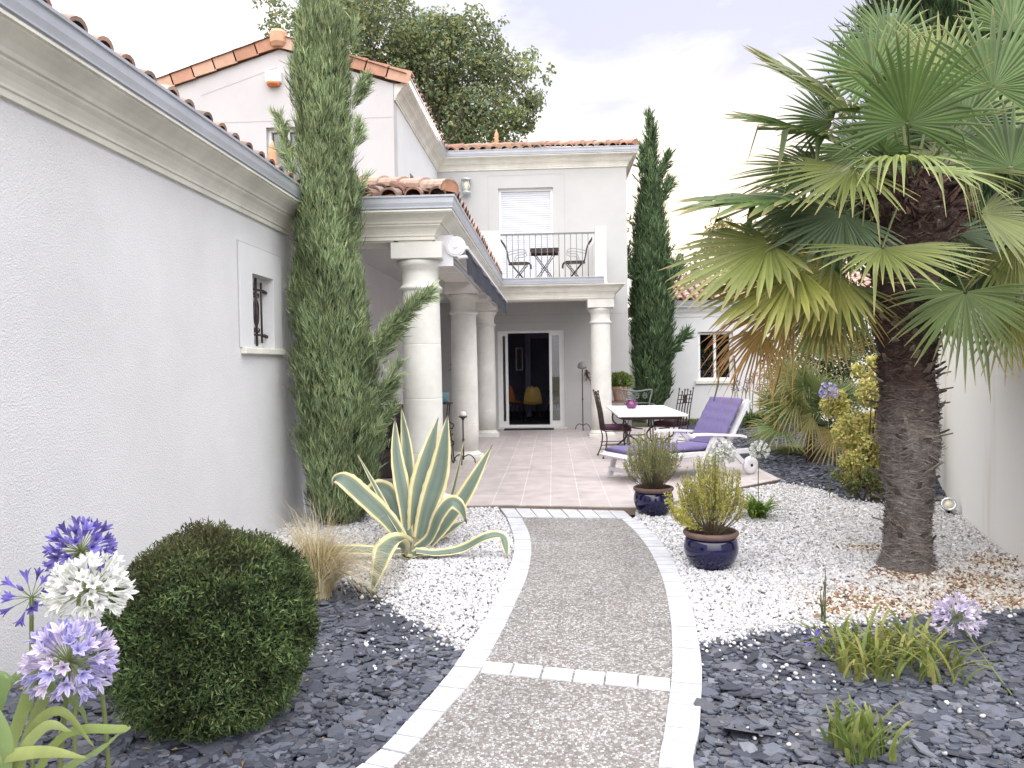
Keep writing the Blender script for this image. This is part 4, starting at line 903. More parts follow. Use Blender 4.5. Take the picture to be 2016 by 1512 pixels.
m = MB(); m.lathe([(.28,0),(.27,.02),(.05,.05),(.04,.4),(.06,.70)], (0,0,0), 24); m.build('pedestal', 'dark', t)
vs_ = MB(); vs_.lathe([(.04,0),(.06,.05),(.05,.12),(.025,.16),(.03,.2)], (0,0,0), 16); v_ = vs_.build('vase', 'wax'); v_.location = (-.55,20.0,.816); v_.scale = (.6,)*3
tag(v_, 'small pale vase on the round table in the dim room', 'vase')

# stands and small ironwork
def stand(loc, h, label, top):
    t = thing('candle_stand' if top == 'candle' else 'torch_stand', label, 'candle stand' if top == 'candle' else 'garden torch', loc)
    m = MB(); m.tube([(0,0,.06),(0,0,h)], .011, 8); m.tube([(0,0,h*.5-.03),(0,0,h*.5),(0,0,h*.5+.03)], [.011,.02,.011], 8); m.build('pole', 'iron', t)
    for k in range(3):
        a_ = k*2.094+.5; q = MB(); q.tube(spline([(0,0,.10),(.09*math.cos(a_),.09*math.sin(a_),.13),(.17*math.cos(a_),.17*math.sin(a_),.07),(.19*math.cos(a_),.19*math.sin(a_),0)],5), .009, 6); q.build('foot', 'iron', t)
    if top == 'candle':
        m = MB(); m.lathe([(.012,h-.05),(.03,h-.02),(.062,h-.005),(.066,h+.008),(.05,h+.008),(.0,h)],(0,0,0),20); m.build('dish', 'iron', t)
        m = MB(); m.lathe([(.045,0),(.052,.02),(.050,.05),(.03,.07),(.005,.075)],(0,0,h+.006),18); m.build('candle', 'wax', t)
    else:
        m = MB(); m.lathe([(.02,-.02),(.09,.0),(.105,.02),(.105,.035),(.085,.10),(.05,.135),(.005,.15)],(0,0,h),20); m.build('head', mat('pewter', (.28,.27,.27), .6, .3, 60, bump=.6), t)
    return t
stand((-1.345,11.35,TZ), .70, 'thin iron candle holder with white candle before the second column', 'candle')
stand((.645,17.0,TZ), 1.36, 'tall thin iron torch with domed head left of the right hand column', 'torch')
t = thing('plant_stand', 'rusty iron scroll stand with small shelves, left of the second column', 'stand', (-1.72,11.6,TZ))
m = MB()
for xx, yy in ((-.14,-.12),(.14,-.12),(.14,.12),(-.14,.12)): m.tube(spline([(xx,yy,.9),(xx*.8,yy,.6),(xx*1.1,yy,.3),(xx*1.3,yy,.05),(xx*1.5,yy,.0)],5), .011, 6)
for zz in (.36,.62): m.tube(spline([(.14,-.12,zz),(.22,-.16,zz-.04),(.2,-.18,zz-.1),(.15,-.16,zz-.07)],5), .009, 6)
m.build('post', 'iron', t)
for zz in (.40,.88): m = MB(); m.box(-.18,.18,-.14,.14,zz,zz+.02); m.build('shelf', 'iron', t)
cr = MB(); cr.lathe([(.09,0),(.11,.02),(.115,.16),(.10,.17),(.10,.03),(0,.02)],(0,0,0),20); cr = cr.build('storage_tin', mat('teal', (.10,.20,.22), .5, .2, 10)); cr.location = (-1.70,11.6,TZ+.90)
tag(cr, 'small teal tin on the top shelf of the rusty scroll stand', 'tin')
cr = MB(); cr.lathe([(.07,0),(.085,.02),(.10,.20),(.105,.21),(.09,.21),(.08,.04),(0,.03)],(0,0,0),20); cr = cr.build('bucket', mat('slatepot', (.045,.05,.08), .5, .2, 10)); cr.location = (-1.59,11.10,TZ); cr.scale = (.7,.7,.7)
tag(cr, 'little dark blue pot on the tiles beside the base of the second column', 'pot')
wk = thing('wicker_armchair', 'dark woven wicker armchair half hidden behind the feathery cypress', 'armchair', (-2.05,9.35,TZ), .2)
m = MB(); m.box(-.34,.34,-.30,.34,.12,.42,bev=.03); m.build('seat', 'wicker', wk)
m = MB(); m.box(-.34,.34,.22,.34,.42,.98,bev=.04); m.build('backrest', 'wicker', wk)
for sx in (-1,1):
    m = MB(); m.box(.34*sx-.06,.34*sx+.06,-.32,.34,.10,.68,bev=.04); m.build('armrest', 'wicker', wk)
    for sy in (-.26,.28): m = MB(); m.box(.30*sx-.025,.30*sx+.025,sy-.025,sy+.025,0,.13); m.build('leg', 'dark', wk)
# plant pot on a small bench beside the right column
t = thing('bench', 'low rustic red brown bench against the facade carrying the potted plant', 'bench', (1.46,16.9,TZ))
m = MB(); m.box(-.32,.24,-.17,.17,.60,.635,bev=.005); m.build('seat', mat('rustwood', (.20,.11,.09), .8, .3, 15), t)
for sx in (-.28,.20): m = MB(); m.box(sx-.025,sx+.025,-.15,.15,0,.60); m.build('leg', 'grey_iron', t)
# garden spotlight by the wall
t = thing('garden_spotlight', 'small round garden spotlight with chrome rim at the foot of the wall', 'spotlight', tuple(pz(1868,1014)))
m = MB(); m.tube([(0,0,-.05),(0,0,.07)], .012, 8); m.build('spike', 'dark', t)
def tilted(prof, n_, o_, ax):
    ax = Vector(ax).normalized(); s_ = ax.cross(Vector((0,0,1))).normalized(); u_ = s_.cross(ax); q = MB()
    vs = [Vector(o_)+ax*z_+s_*(r_*math.cos(2*math.pi*k/n_))+u_*(r_*math.sin(2*math.pi*k/n_)) for r_, z_ in prof for k in range(n_)]
    q.add(vs, [(i*n_+k,i*n_+(k+1)%n_,(i+1)*n_+(k+1)%n_,(i+1)*n_+k) for i in range(len(prof)-1) for k in range(n_)]+[tuple(range(n_-1,-1,-1)),tuple(range((len(prof)-1)*n_,len(prof)*n_))], None, True); return q
ax = (-.35,-.75,.55)
tilted([(.02,-.09),(.045,-.07),(.048,0)], 20, (0,0,.10), ax).build('body', 'dark', t)
tilted([(.046,0),(.066,.0),(.070,.012),(.060,.022),(.047,.016),(.046,.004)], 28, (0,0,.10), ax).build('rim', mat('chrome', (.7,.7,.72), .2, metal=.9), t)
tilted([(.045,.002),(.045,.008)], 24, (0,0,.10), ax).build('lens', 'lamp_glass', t)
# ================================================================== PLANTS
def interp(tab, z):
    """tab rows (z, left, right) -> centre, radius"""
    t = np.array(sorted(tab)); l = np.interp(z, t[:,0], t[:,1]); r = np.interp(z, t[:,0], t[:,2]); return (l+r)/2, (r-l)/2
def cypress(name, label, Y, rows, cy, nspray, blades, bl, bw, cols, up=1., base_z=0., flare=.25, branches=(), group=None, depth=1.0, core=.62):
    """rows: (pixel row, left px, right px) of the outline at depth Y, turned into true heights and radii"""
    tab = []
    for v, ul_, ur_ in rows:
        a_, b_ = py(ul_, v, Y), py(ur_, v, Y); tab.append((a_[2], a_[0], b_[0]))
    zmin, zmax = min(t[0] for t in tab), max(t[0] for t in tab); zb = base_z
    c0_, r0_ = interp(tab, zmin+.1)
    root = thing(name, label, 'tree', (float(c0_), cy, zb)); O = np.array([float(c0_), cy, zb])
    n = nspray; z = rng.uniform(zmin, zmax, n*3); c_, r_ = interp(tab, z); keep = rng.random(n*3) < np.clip(r_/r_.max(),.12,1); z, c_, r_ = z[keep][:n], c_[keep][:n], r_[keep][:n]; n = len(z)
    th = rng.uniform(0, 2*np.pi, n); lump = 1+.11*np.sin(3*th+z*2.1)+.07*np.sin(5*th-z*4.3)+.06*np.sin(z*9+th*2)
    f = rng.uniform(.55,1.0,n)**.45*lump*rng.normal(.94,.07,n)
    f = f*(1-.30*bl/np.maximum(r_,bl)); P = np.stack([c_+np.cos(th)*r_*f, cy+np.sin(th)*r_*f*depth, z-bl*.5], 1)
    out = np.stack([np.cos(th), np.sin(th), np.zeros(n)], 1)
    D = nrm(out*rng.uniform(.05,flare*1.8,n)[:,None]+np.array([0,0,up])+rng.normal(0,.12,(n,3)))
    # a few free branches sticking out of the column
    for (a_, b_, sp, k) in branches:
        a_, b_ = np.array(a_), np.array(b_); t_ = rng.random(k)**.8; Pb = a_+(b_-a_)*t_[:,None]+rng.normal(0,1,(k,3))*sp*(1-t_*.75)[:,None]
        Pb[:,2] -= .10*np.sin(t_*3.14)*0
        Db = nrm((b_-a_)[None]/np.linalg.norm(b_-a_)+rng.normal(0,.35,(k,3))); P = np.r_[P, Pb]; D = np.r_[D, Db]; out = np.r_[out, np.tile([[0,-1,.3]],(k,1))]
    n = len(P)
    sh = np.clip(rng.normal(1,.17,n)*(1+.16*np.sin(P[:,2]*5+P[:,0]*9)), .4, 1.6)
    # each spray: thin blades fanned round its own direction
    PP = np.repeat(P, blades, 0); DD = nrm(np.repeat(D, blades, 0)+rng.normal(0,.24,(n*blades,3))); NN = np.repeat(out, blades, 0)+rng.normal(0,.5,(n*blades,3))
    PP = PP+np.repeat(D, blades, 0)*rng.uniform(0,bl*.6,(n*blades,1))
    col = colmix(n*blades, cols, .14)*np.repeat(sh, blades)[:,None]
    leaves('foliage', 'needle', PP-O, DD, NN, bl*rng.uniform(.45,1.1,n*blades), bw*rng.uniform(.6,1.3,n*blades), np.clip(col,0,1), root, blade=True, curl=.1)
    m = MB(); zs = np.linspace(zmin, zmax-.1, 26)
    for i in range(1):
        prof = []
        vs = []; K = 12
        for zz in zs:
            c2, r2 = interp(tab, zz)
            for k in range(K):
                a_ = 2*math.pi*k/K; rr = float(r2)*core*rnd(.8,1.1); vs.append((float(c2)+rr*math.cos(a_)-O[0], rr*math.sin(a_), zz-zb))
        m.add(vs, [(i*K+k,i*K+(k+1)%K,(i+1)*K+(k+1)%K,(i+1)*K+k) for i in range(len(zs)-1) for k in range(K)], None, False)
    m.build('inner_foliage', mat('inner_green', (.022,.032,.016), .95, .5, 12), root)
    m = MB(); m.tube([(0,0,-.05),(0,0,.5),(.02,0,2.0)], [.085,.06,.04], 10); m.build('trunk', 'bark', root)
    return root
CY1 = [(.26,.34,.17),(.20,.27,.13),(.33,.40,.21),(.15,.21,.10),(.27,.36,.20),(.38,.42,.20),(.11,.15,.075)]
br1 = py(748,668,6.8), py(842,578,6.6)
cypress('cypress_tree', 'tall feathery light green cypress standing against the long white wall by the nearest column', 7.25,
  [(-110,622,640),(-60,612,650),(0,600,664),(40,585,684),(80,580,688),(200,574,690),(260,580,688),(350,588,702),(480,576,706),(600,580,726),(700,582,744),(800,586,750),(880,590,748),(950,596,748),(990,606,742),(1022,628,712)],
  7.25, 13000, 9, .125, .0062, CY1, branches=[(br1[0],br1[1],.020,80),(py(735,690,6.9),py(822,588,6.7),.022,60),(py(738,700,6.9),py(806,610,6.8),.022,55),(py(735,720,6.95),py(790,640,6.8),.025,55),(py(735,790,6.9),py(782,725,6.85),.02,40),(py(735,860,6.9),py(772,805,6.85),.02,35),(py(600,200,7.1),py(583,130,7.1),.015,25),(py(684,120,7.2),py(700,50,7.2),.015,25),(py(690,420,7.1),py(716,350,7.1),.018,30),(py(735,690,7.0),py(775,640,6.9),.05,120),(py(690,215,7.2),py(716,165,7.2),.035,90),(py(694,300,7.2),py(706,250,7.2),.03,60),(py(580,330,7.1),py(549,235,7.1),.03,70),(py(585,360,7.1),py(560,300,7.1),.03,50),(py(740,800,7.0),py(770,760,7.0),.05,80)])
CY2 = [(.11,.175,.08),(.08,.13,.06),(.15,.22,.10),(.05,.085,.04)]
cypress('cypress_tree', 'slim dark green cypress with a spire top, right of the house corner', 18.9,
  [(225,1276,1280),(262,1277,1287),(330,1268,1294),(420,1250,1310),(520,1240,1322),(600,1242,1330),(700,1243,1326),(780,1250,1316),(812,1262,1300)],
  18.9, 4200, 6, .26, .026, CY2, flare=.30, branches=[(py(1310,700,18.5),py(1348,662,18.4),.06,60),(py(1316,560,18.6),py(1334,522,18.6),.08,60),(py(1262,360,18.9),py(1264,298,18.9),.05,50),(py(1296,360,18.9),py(1312,312,18.9),.05,50),(py(1300,400,18.9),py(1316,362,18.9),.05,40),(py(1250,560,18.6),py(1232,505,18.6),.05,40)], core=.72)

def crown(root, O, clumps, per, size, cols, mt='leaf', flat=.8):
    """leaves spread through a set of clumps (centre, radius)"""
    Ps, Ns, Cs = [], [], []
    for c_, r_ in clumps:
        k = int(per*r_**2); d_ = rdir(k); rr = rng.random(k)**.33; P = np.array(c_)+d_*rr[:,None]*r_*np.array([1,1,flat]); Ps.append(P); Ns.append(d_+np.array([0,0,.6])); Cs.append(colmix(k, cols, .16)*rnd(.8,1.2))
    P = np.concatenate(Ps); Nn = np.concatenate(Ns); n = len(P)
    return leaves('foliage', mt, P-np.array(O), rdir(n)+np.array([0,0,-.2]), Nn+rng.normal(0,.6,(n,3)), size*rng.uniform(.6,1.3,n), size*.62*rng.uniform(.7,1.2,n), np.clip(np.concatenate(Cs),0,1), root)
def tree_limbs(root, O, base, clumps, r0, n_limbs=14):
    m = MB(); O = np.array(O); base = np.array(base, float); cs = [np.array(c_) for c_, _ in clumps]; mid = np.mean(cs, 0)*.5+base*.5; mid[2] = base[2]+(np.mean(cs,0)[2]-base[2])*.45
    m.tube([base-O, base-O+(mid-base)*.5, mid-O], [r0*1.25, r0, r0*.8], 10)
    big = [np.array(c_) for c_, r_ in clumps if r_ >= np.median([q_ for _, q_ in clumps])]
    for c_ in random.sample(big, min(n_limbs, len(big))):
        q = mid+(c_-mid)*.5+np.array([0,0,.1*np.linalg.norm(c_-mid)]); m.tube([mid-O, q-O, q-O+(c_-q)*.7], [r0*.55, r0*.3, r0*.08], 6)
    return m.build('trunk', 'bark', root)
# oak behind the house
OY = 29
def clump_px(lst, Y, dj=2.0): return [(tuple(py(u,v,Y)+np.array([0,rnd(-dj,dj),0])), r_) for u, v, r_ in lst]
oakpx = []
for u, v, r_ in ((760,95,1.5),(820,60,1.3),(870,100,1.6),(930,90,1.2),(850,180,1.7),(920,170,1.5),(980,150,1.2),(1010,120,.8),(880,240,1.3),(950,240,1.4),(1010,215,1.1),(1045,190,.6),(1040,160,.5),(1000,260,.8),(720,60,1.3),(700,120,1.3),(780,150,1.4),(750,10,1.0),(710,-10,1.0),(800,35,.7),(860,45,.6),(640,60,1.1),(600,40,.9),(575,60,.7),(560,20,.5),(660,0,1.0),(940,60,.5),(970,85,.6),(1060,215,.3),(830,130,1.5),(900,280,.8),(960,290,.6),(690,180,1.2),(885,30,.3),(1030,245,.4),(555,85,.4),(590,5,.4)):
    oakpx.append((u, v, r_))
    for _ in range(3): oakpx.append((u+rnd(-42,42), v+rnd(-34,34), r_*rnd(.25,.55)))
oc = clump_px(oakpx, OY, 1.6)
O_ = (-5.0,OY,0); ok_ = thing('oak_tree', 'large spreading oak whose leafy crown rises behind the two storey house', 'tree', O_)
crown(ok_, O_, oc, 480, .175, [(.24,.29,.16),(.17,.22,.12),(.27,.31,.14),(.34,.34,.14),(.14,.19,.11)])
tree_limbs(ok_, O_, (-5,OY,0), oc, .28, 26)
# hazy yellow tree behind the annex, and others further back
def simple_tree(name, label, px_list, Y, per, size, cols, r0=.12, dj=1., group=None):
    lst = []
    for u, v, r_ in px_list:
        lst.append((u,v,r_))
        for _ in range(3): lst.append((u+rnd(-30,30), v+rnd(-26,26), r_*rnd(.3,.6)))
    cl_ = clump_px(lst, Y, dj); b_ = np.mean([c_ for c_, _ in cl_], 0); O = (float(b_[0]), float(Y), 0)
    t = thing(name, label, 'tree', O); 
    if group: t['group'] = group
    crown(t, O, cl_, per, size, cols); tree_limbs(t, O, O, cl_, r0, 10); return t
YEL = [(.30,.26,.09),(.24,.23,.08),(.34,.28,.11),(.20,.20,.08),(.38,.30,.14)]
simple_tree('deciduous_tree', 'sunlit yellow green tree rising behind the tiled roof of the annex', [(1400,520,1.0),(1440,480,1.2),(1490,500,1.3),(1420,460,.7),(1540,470,1.4),(1460,540,1.2),(1380,545,.6),(1590,440,1.5),(1640,500,1.5),(1560,540,1.3)], 30, 170, .21, YEL)
simple_tree('deciduous_tree', 'small grey green tree behind the slim dark cypress', [(1322,510,.45),(1330,540,.5),(1300,560,.6),(1345,560,.35),(1250,430,.3),(1246,520,.4),(1245,480,.25)], 26, 300, .15, [(.17,.19,.12),(.20,.20,.14),(.13,.16,.10)], .08, .4)
simple_tree('bay_tree', 'dense mid green tree behind the palm crown above the garden wall', [(1640,420,.8),(1700,350,.9),(1760,300,.9),(1600,500,.7),(1850,380,1.0),(1930,450,1.0),(1990,360,1.0),(1960,540,.9),(1880,560,.9),(1700,480,.9),(1800,480,1.0),(1650,600,.6),(2040,500,1.0),(2010,600,.6)], 12.5, 420, .11, [(.10,.13,.04),(.14,.17,.05),(.20,.21,.06),(.07,.10,.035)], .1, .7)
CY3 = [(.05,.095,.035),(.07,.12,.05),(.04,.07,.03),(.09,.13,.06)]
cypress('conifer_tree', 'broad dark conifer with a bushy top rising above the palm at the right edge', 10.5,
  [(-420,1880,1900),(-300,1820,1990),(-160,1760,2090),(-40,1716,2170),(60,1716,2190),(200,1740,2190),(380,1760,2180),(560,1790,2150),(660,1830,2120)], 10.9, 11000, 7, .19, .018, CY3, flare=.5, core=.6)

# yew ball --------------------------------------------------------------
YC_ = (-1.47,3.20); yw = thing('yew_bush', 'clipped rounded dark green yew ball on the slate at front left', 'bush', (*YC_,0))
n = 52000; d_ = rdir(n); z_ = d_[:,2]; 
def yewr(d):
    e = 1/((np.abs(d[:,0])**2.6+np.abs(d[:,1])**2.6+np.abs(d[:,2]*.96)**2.6)**(1/2.6)); th = np.arctan2(d[:,1], d[:,0]); 
    return .378*e*(1+.03*np.sin(3*th+1)+.035*np.sin(4*d[:,2]+2*th)+.025*np.sin(9*th+7*d[:,2])+.02*np.sin(17*th-11*d[:,2]+2))
hole = (np.sin(d_[:,0]*23+3*np.sin(d_[:,2]*17))*np.sin(d_[:,2]*27+d_[:,1]*19+1) > .55); rr = yewr(d_)*np.where(hole, rng.uniform(.86,.945,n), rng.uniform(.90,1.035,n)); P = d_*rr[:,None]*np.array([1.0,.98,1.02]); P[:,2] += .385; ok = P[:,2] > .01; P, d_ = P[ok], d_[ok]; n = len(P)
patch = .5+.5*np.sin(P[:,0]*17+2*np.sin(P[:,2]*14))*np.sin(P[:,2]*19+P[:,1]*13)
col = colmix(n, [(.06,.10,.035),(.085,.135,.045),(.04,.07,.028),(.12,.165,.06),(.07,.105,.045),(.15,.19,.08)], .25)*(.45+1.0*patch)[:,None]
topb = np.clip((P[:,2]-.60)/.22-.35*(P[:,0]+.1)/.4, 0, 1)*rng.random(n); col = col*(1-topb[:,None])+np.array([.12,.085,.05])*topb[:,None]
yel = rng.random(n) < .035; col[yel] = np.array([.16,.19,.05])
D = nrm(d_*.75+rng.normal(0,.6,(n,3))+np.array([0,0,.25]))
leaves('foliage', 'needle', P, D, d_+rng.normal(0,.5,(n,3)), rng.uniform(.012,.036,n), rng.uniform(.004,.010,n), col, yw)
n2 = 60; tt = nrm(np.c_[rng.normal(0,.6,n2), rng.normal(0,.6,n2), np.ones(n2)]); P2_ = tt*.34*np.array([1,.96,1]); P2_[:,2] = .385+tt[:,2]*.375; PP = np.repeat(P2_,12,0); PP[:,2] += np.tile(np.linspace(0,.055,12), n2)*np.repeat(rng.uniform(.3,1.1,n2),12)
leaves('shoot', 'needle', PP, rdir(len(PP))+np.array([0,0,.9]), rdir(len(PP)), np.full(len(PP),.02), np.full(len(PP),.006), colmix(len(PP), [(.10,.10,.05),(.14,.11,.06)]), yw)
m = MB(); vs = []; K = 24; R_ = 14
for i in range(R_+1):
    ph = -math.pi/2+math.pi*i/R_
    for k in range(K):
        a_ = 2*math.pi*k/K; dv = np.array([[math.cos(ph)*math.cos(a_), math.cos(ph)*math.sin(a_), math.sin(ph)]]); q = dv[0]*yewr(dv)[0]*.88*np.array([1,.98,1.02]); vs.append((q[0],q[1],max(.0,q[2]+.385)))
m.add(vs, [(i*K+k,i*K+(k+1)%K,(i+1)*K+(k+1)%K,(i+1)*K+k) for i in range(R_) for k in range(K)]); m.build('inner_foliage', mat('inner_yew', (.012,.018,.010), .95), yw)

# agave ----------------------------------------------------------------
AB = pz(812,1080); AY = AB[1]; ag = thing('agave', 'large variegated agave with yellow edged grey green leaves on the white gravel', 'plant', tuple(AB))
def cp(x_, y_, dy=0., z=None): return py(560+x_/3.6, 780+y_/3.6, AY+dy)-AB if z is None else pz(560+x_/3.6, 780+y_/3.6, z)-AB
def agave_leaf(pts, wpx, name='leaf', tp=.45, face=(0,-1,.3), gutter=.30, nseg=26):
    """pts: (crop x, crop y, depth offset) from root to tip; wpx widest width in crop pixels"""
    P = spline([tuple(cp(*p)) for p in pts], nseg//(len(pts)-1)+1); P = [Vector(p) for p in P]; n = len(P); Wm = wpx/3.6/1514*AY/2
    d = [0.]; 
    for i in range(1,n): d.append(d[-1]+(P[i]-P[i-1]).length)
    Tt = d[-1]; m = MB(); S_ = [-1,-.74,-.64,-.35,0,.35,.64,.74,1]; k = len(S_); top, bot = [], []; cols = []
    F = Vector(face).normalized(); ph = rnd(0,6); prev = None
    for i, p in enumerate(P):
        t = d[i]/Tt; tg = (P[min(i+1,n-1)]-P[max(i-1,0)]).normalized(); s_ = tg.cross(F)
        if s_.length < .02: s_ = prev.copy() if prev else Vector((1,0,0))
        s_.normalize()
        if prev and s_.dot(prev) < 0: s_ = -s_
        if prev: s_ = (s_*.5+prev*.5).normalized()
        prev = s_; nn_ = s_.cross(tg).normalized()
        if i == 0: ref = 1 if nn_.dot(F) > 0 else -1
        nn_ *= ref
        w_ = Wm*min(1,(.62+.9*t-.0*t)*1.0 if t < .42 else 1)*(1-max(0,(t-tp)/(1-tp))**1.7) ; w_ = max(w_, .0015)*1.14
        for s in S_:
            e = 1+ (.035*math.sin(d[i]*95+ph+s) if abs(s) == 1 else 0)
            q = p+s_*(s*w_*e)+nn_*(abs(s)**1.5*w_*gutter*(1-t*.4)); top.append(q); bot.append(q-nn_*(.0035+.012*(1-t)*(1-abs(s))))
            if abs(s) >= .7: c_ = (.62,.55,.29) if rnd(0,1) < .8 else (.68,.62,.40)
            elif abs(s) > .6: c_ = (.20,.23,.15)
            else:
                g_ = .5+.5*math.sin(s*9+ph+i*.05); c_ = (.105+.045*g_,.145+.05*g_,.115+.045*g_)
            if t > .965: c_ = (.07,.05,.04)
            cols.append(c_)
    vs = top+bot; o_ = n*k
    fs = [(i*k+j,i*k+j+1,(i+1)*k+j+1,(i+1)*k+j) for i in range(n-1) for j in range(k-1)]+[(o_+i*k+j+1,o_+i*k+j,o_+(i+1)*k+j,o_+(i+1)*k+j+1) for i in range(n-1) for j in range(k-1)]
    fs += [(i*k,(i+1)*k,o_+(i+1)*k,o_+i*k) for i in range(n-1)]+[((i+1)*k+k-1,i*k+k-1,o_+i*k+k-1,o_+(i+1)*k+k-1) for i in range(n-1)]
    m.add(vs, fs, (0,0,0), True); m.c = cols+cols
    return m.build(name, 'agave', ag)
L_A = [
 ([(880,1040,.05),(850,760,.12),(795,420,.22),(782,140,.30)], 105, (.5,-1,.1)),
 ([(890,1040,.10),(880,700,.18),(868,380,.28),(828,75,.36)], 110, (-.2,-1,.1)),
 ([(930,1050,.08),(955,760,.12),(1010,470,.20),(1090,150,.30)], 158, (.0,-1,.15)),
 ([(960,1060,-.02),(1015,820,.02),(1105,520,.08),(1158,130,.16)], 158, (-.3,-1,.1)),
 ([(1010,1050,.05),(1120,880,.12),(1195,660,.24),(1278,300,.36)], 46, (1,-.35,.1)),
 ([(1020,1060,.02),(1150,900,.08),(1290,690,.16),(1475,345,.26)], 120, (-.5,-1,.3)),
 ([(860,1060,-.02),(740,890,-.06),(560,715,-.10),(430,600,-.13),(365,585,-.10),(350,650,-.06)], 130, (.3,-1,.9)),
 ([(875,1065,-.05),(740,830,-.02),(640,640,.03),(515,405,.10)], 50, (.9,-.5,.3)),
 ([(860,1040,.15),(790,830,.25),(735,690,.32),(660,655,.36),(612,720,.38),(625,800,.36)], 125, (.2,-1,.6)),
 ([(930,1090,-.12),(1030,1010,-.20),(1100,850,-.26),(1180,755,-.28),(1250,790,-.30),(1292,905,-.32)], 105, (-.5,-.9,.6)),
 ([(930,1100,0,.08),(1080,1115,0,.05),(1260,1085,0,.07),(1430,1000,0,.17),(1545,1000,0,.16),(1582,1150,0,.02)], 84, (-.1,-.5,1)),
 ([(880,1100,0,.07),(740,1105,0,.06),(500,1090,0,.09),(300,1100,0,.08),(220,1165,0,.02)], 76, (.1,-.6,1)),
 ([(900,1080,0,.08),(800,1050,0,.20),(720,1080,0,.27),(665,1230,0,.17),(603,1425,0,.02)], 165, (0,-1,.35)),
 ([(990,1060,.15),(1110,980,.24),(1210,920,.30),(1285,880,.36)], 90, (-.2,-.8,.9)),
 ([(850,1090,0,.08),(870,1135,0,.03),(980,1105,0,.06),(1110,1125,0,.02)], 70, (0,-.6,1)),
]
for i_, (p_, w_, f_) in enumerate(L_A): agave_leaf(p_, w_, face=f_, tp={6:.72,8:.75,9:.62,10:.72,11:.72}.get(i_,.45))
m = MB(); m.lathe([(.13,-.03),(.12,.03),(.07,.08),(.02,.10)], (0,0,0), 16, (.16,.14,.09)); m.build('heart', 'agave', ag)

# feather grass ---------------------------------------------------------
def grass(name, label, cat, loc, n, h, spread, cols, w_=.003, droop=.5, mt='leaf', lean=(0,0), seg=8, parent=None):
    t = thing(name, label, cat, loc) if label else parent
    th = rng.uniform(0,2*np.pi,n); r0 = rng.random(n)*spread*.28; hh = h*rng.uniform(.5,1.08,n); sp = spread*rng.uniform(.2,1.2,n); dr = droop*rng.uniform(.4,1.4,n)
    s = np.linspace(0,1,seg+1)[None]; X0 = np.cos(th)*r0; Y0 = np.sin(th)*r0
    rad = sp[:,None]*s**1.9; wig = .02*np.sin(s*7+rng.uniform(0,6,n)[:,None])*s*h
    X = X0[:,None]+np.cos(th)[:,None]*rad+lean[0]*s**1.6+wig; Y = Y0[:,None]+np.sin(th)[:,None]*rad+lean[1]*s**1.6+wig*.7
    Z = hh[:,None]*(s-dr[:,None]*s**3.0*.9)
    C_ = np.stack([X,Y,Z],2); T = np.gradient(C_, axis=1); side = nrm(np.stack([-np.sin(th+rng.normal(0,.6,n)),np.cos(th),0*th],1))[:,None,:]
    wd = (w_*(1-s**2*.85))[:,:,None]
    V = np.concatenate([C_-side*wd, C_+side*wd], 1); k = seg+1
    F = [(i,i+1,k+i+1,k+i) for i in range(seg)]
    c_ = colmix(n, cols, .14); bulk('blades', mt, V, F, c_, t); return t
STR = [(.60,.50,.30),(.66,.58,.40),(.72,.66,.50),(.48,.38,.18),(.64,.56,.36)]
gl = tuple(pz(628,1183)); fgx = grass('feather_grass', 'straw coloured tuft of feather grass between the yew ball and the agave', 'grass', gl, 620, .86, .30, STR, .0018, .55, lean=(-.10,.05), seg=10)
grass('', None, '', gl, 700, .42, .13, [(.38,.30,.10),(.46,.37,.15),(.33,.28,.10)], .0022, .1, parent=fgx)
grass('', None, '', gl, 500, .70, .22, STR, .0022, .75, lean=(.36,.02), seg=10, parent=fgx)

# strap leaved clumps and agapanthus -------------------------------------
def straps(t, n, h, spread, cols, w_=.009, droop=.45, lean=(0,0), base=.22):
    for i in range(n):
        a_ = rnd(0,6.283); s_ = spread*rnd(.25,1.1); hh = h*rnd(.6,1.1); b = Vector((rnd(-1,1)*spread*base, rnd(-1,1)*spread*base, 0)); dr = droop*rnd(.3,1.3)
        P = [b+Vector((math.cos(a_)*s_*k**1.7+lean[0]*k, math.sin(a_)*s_*k**1.7+lean[1]*k, hh*(k-dr*k**3))) for k in np.linspace(0,1,9)]
        sd_ = Vector((-math.sin(a_),math.cos(a_),0)); col = random.choice(cols); q_ = rnd(.85,1.15); m = MB(); vs = []; cc = []
        for j, p in enumerate(P):
            k = j/8; w2 = w_*(1-.95*max(0,(k-.5)/.5)**2)*rnd(.97,1.03); up_ = Vector((0,0,w2*.5)); vs += [p-sd_*w2+up_, p, p+sd_*w2+up_]; tp = .3 if k > .85 else 0
            cc += [tuple(min(1,c_*q_*(1-tp)+tp*y_) for c_, y_ in zip(col,(.4,.33,.1)))]*3
        m.add(vs, [(j*3+i2,j*3+i2+1,(j+1)*3+i2+1,(j+1)*3+i2) for j in range(8) for i2 in range(2)], (0,0,0), True); m.c = cc
        yield m
def merge(ms):
    r = MB()
    for m in ms:
        o_ = len(r.v); r.v += m.v; r.f += [tuple(o_+i for i in f) for f in m.f]; r.c += m.c; r.smooth += m.smooth
    return r
GRN = [(.16,.21,.05),(.20,.25,.06),(.13,.18,.045),(.26,.28,.08),(.18,.24,.09)]
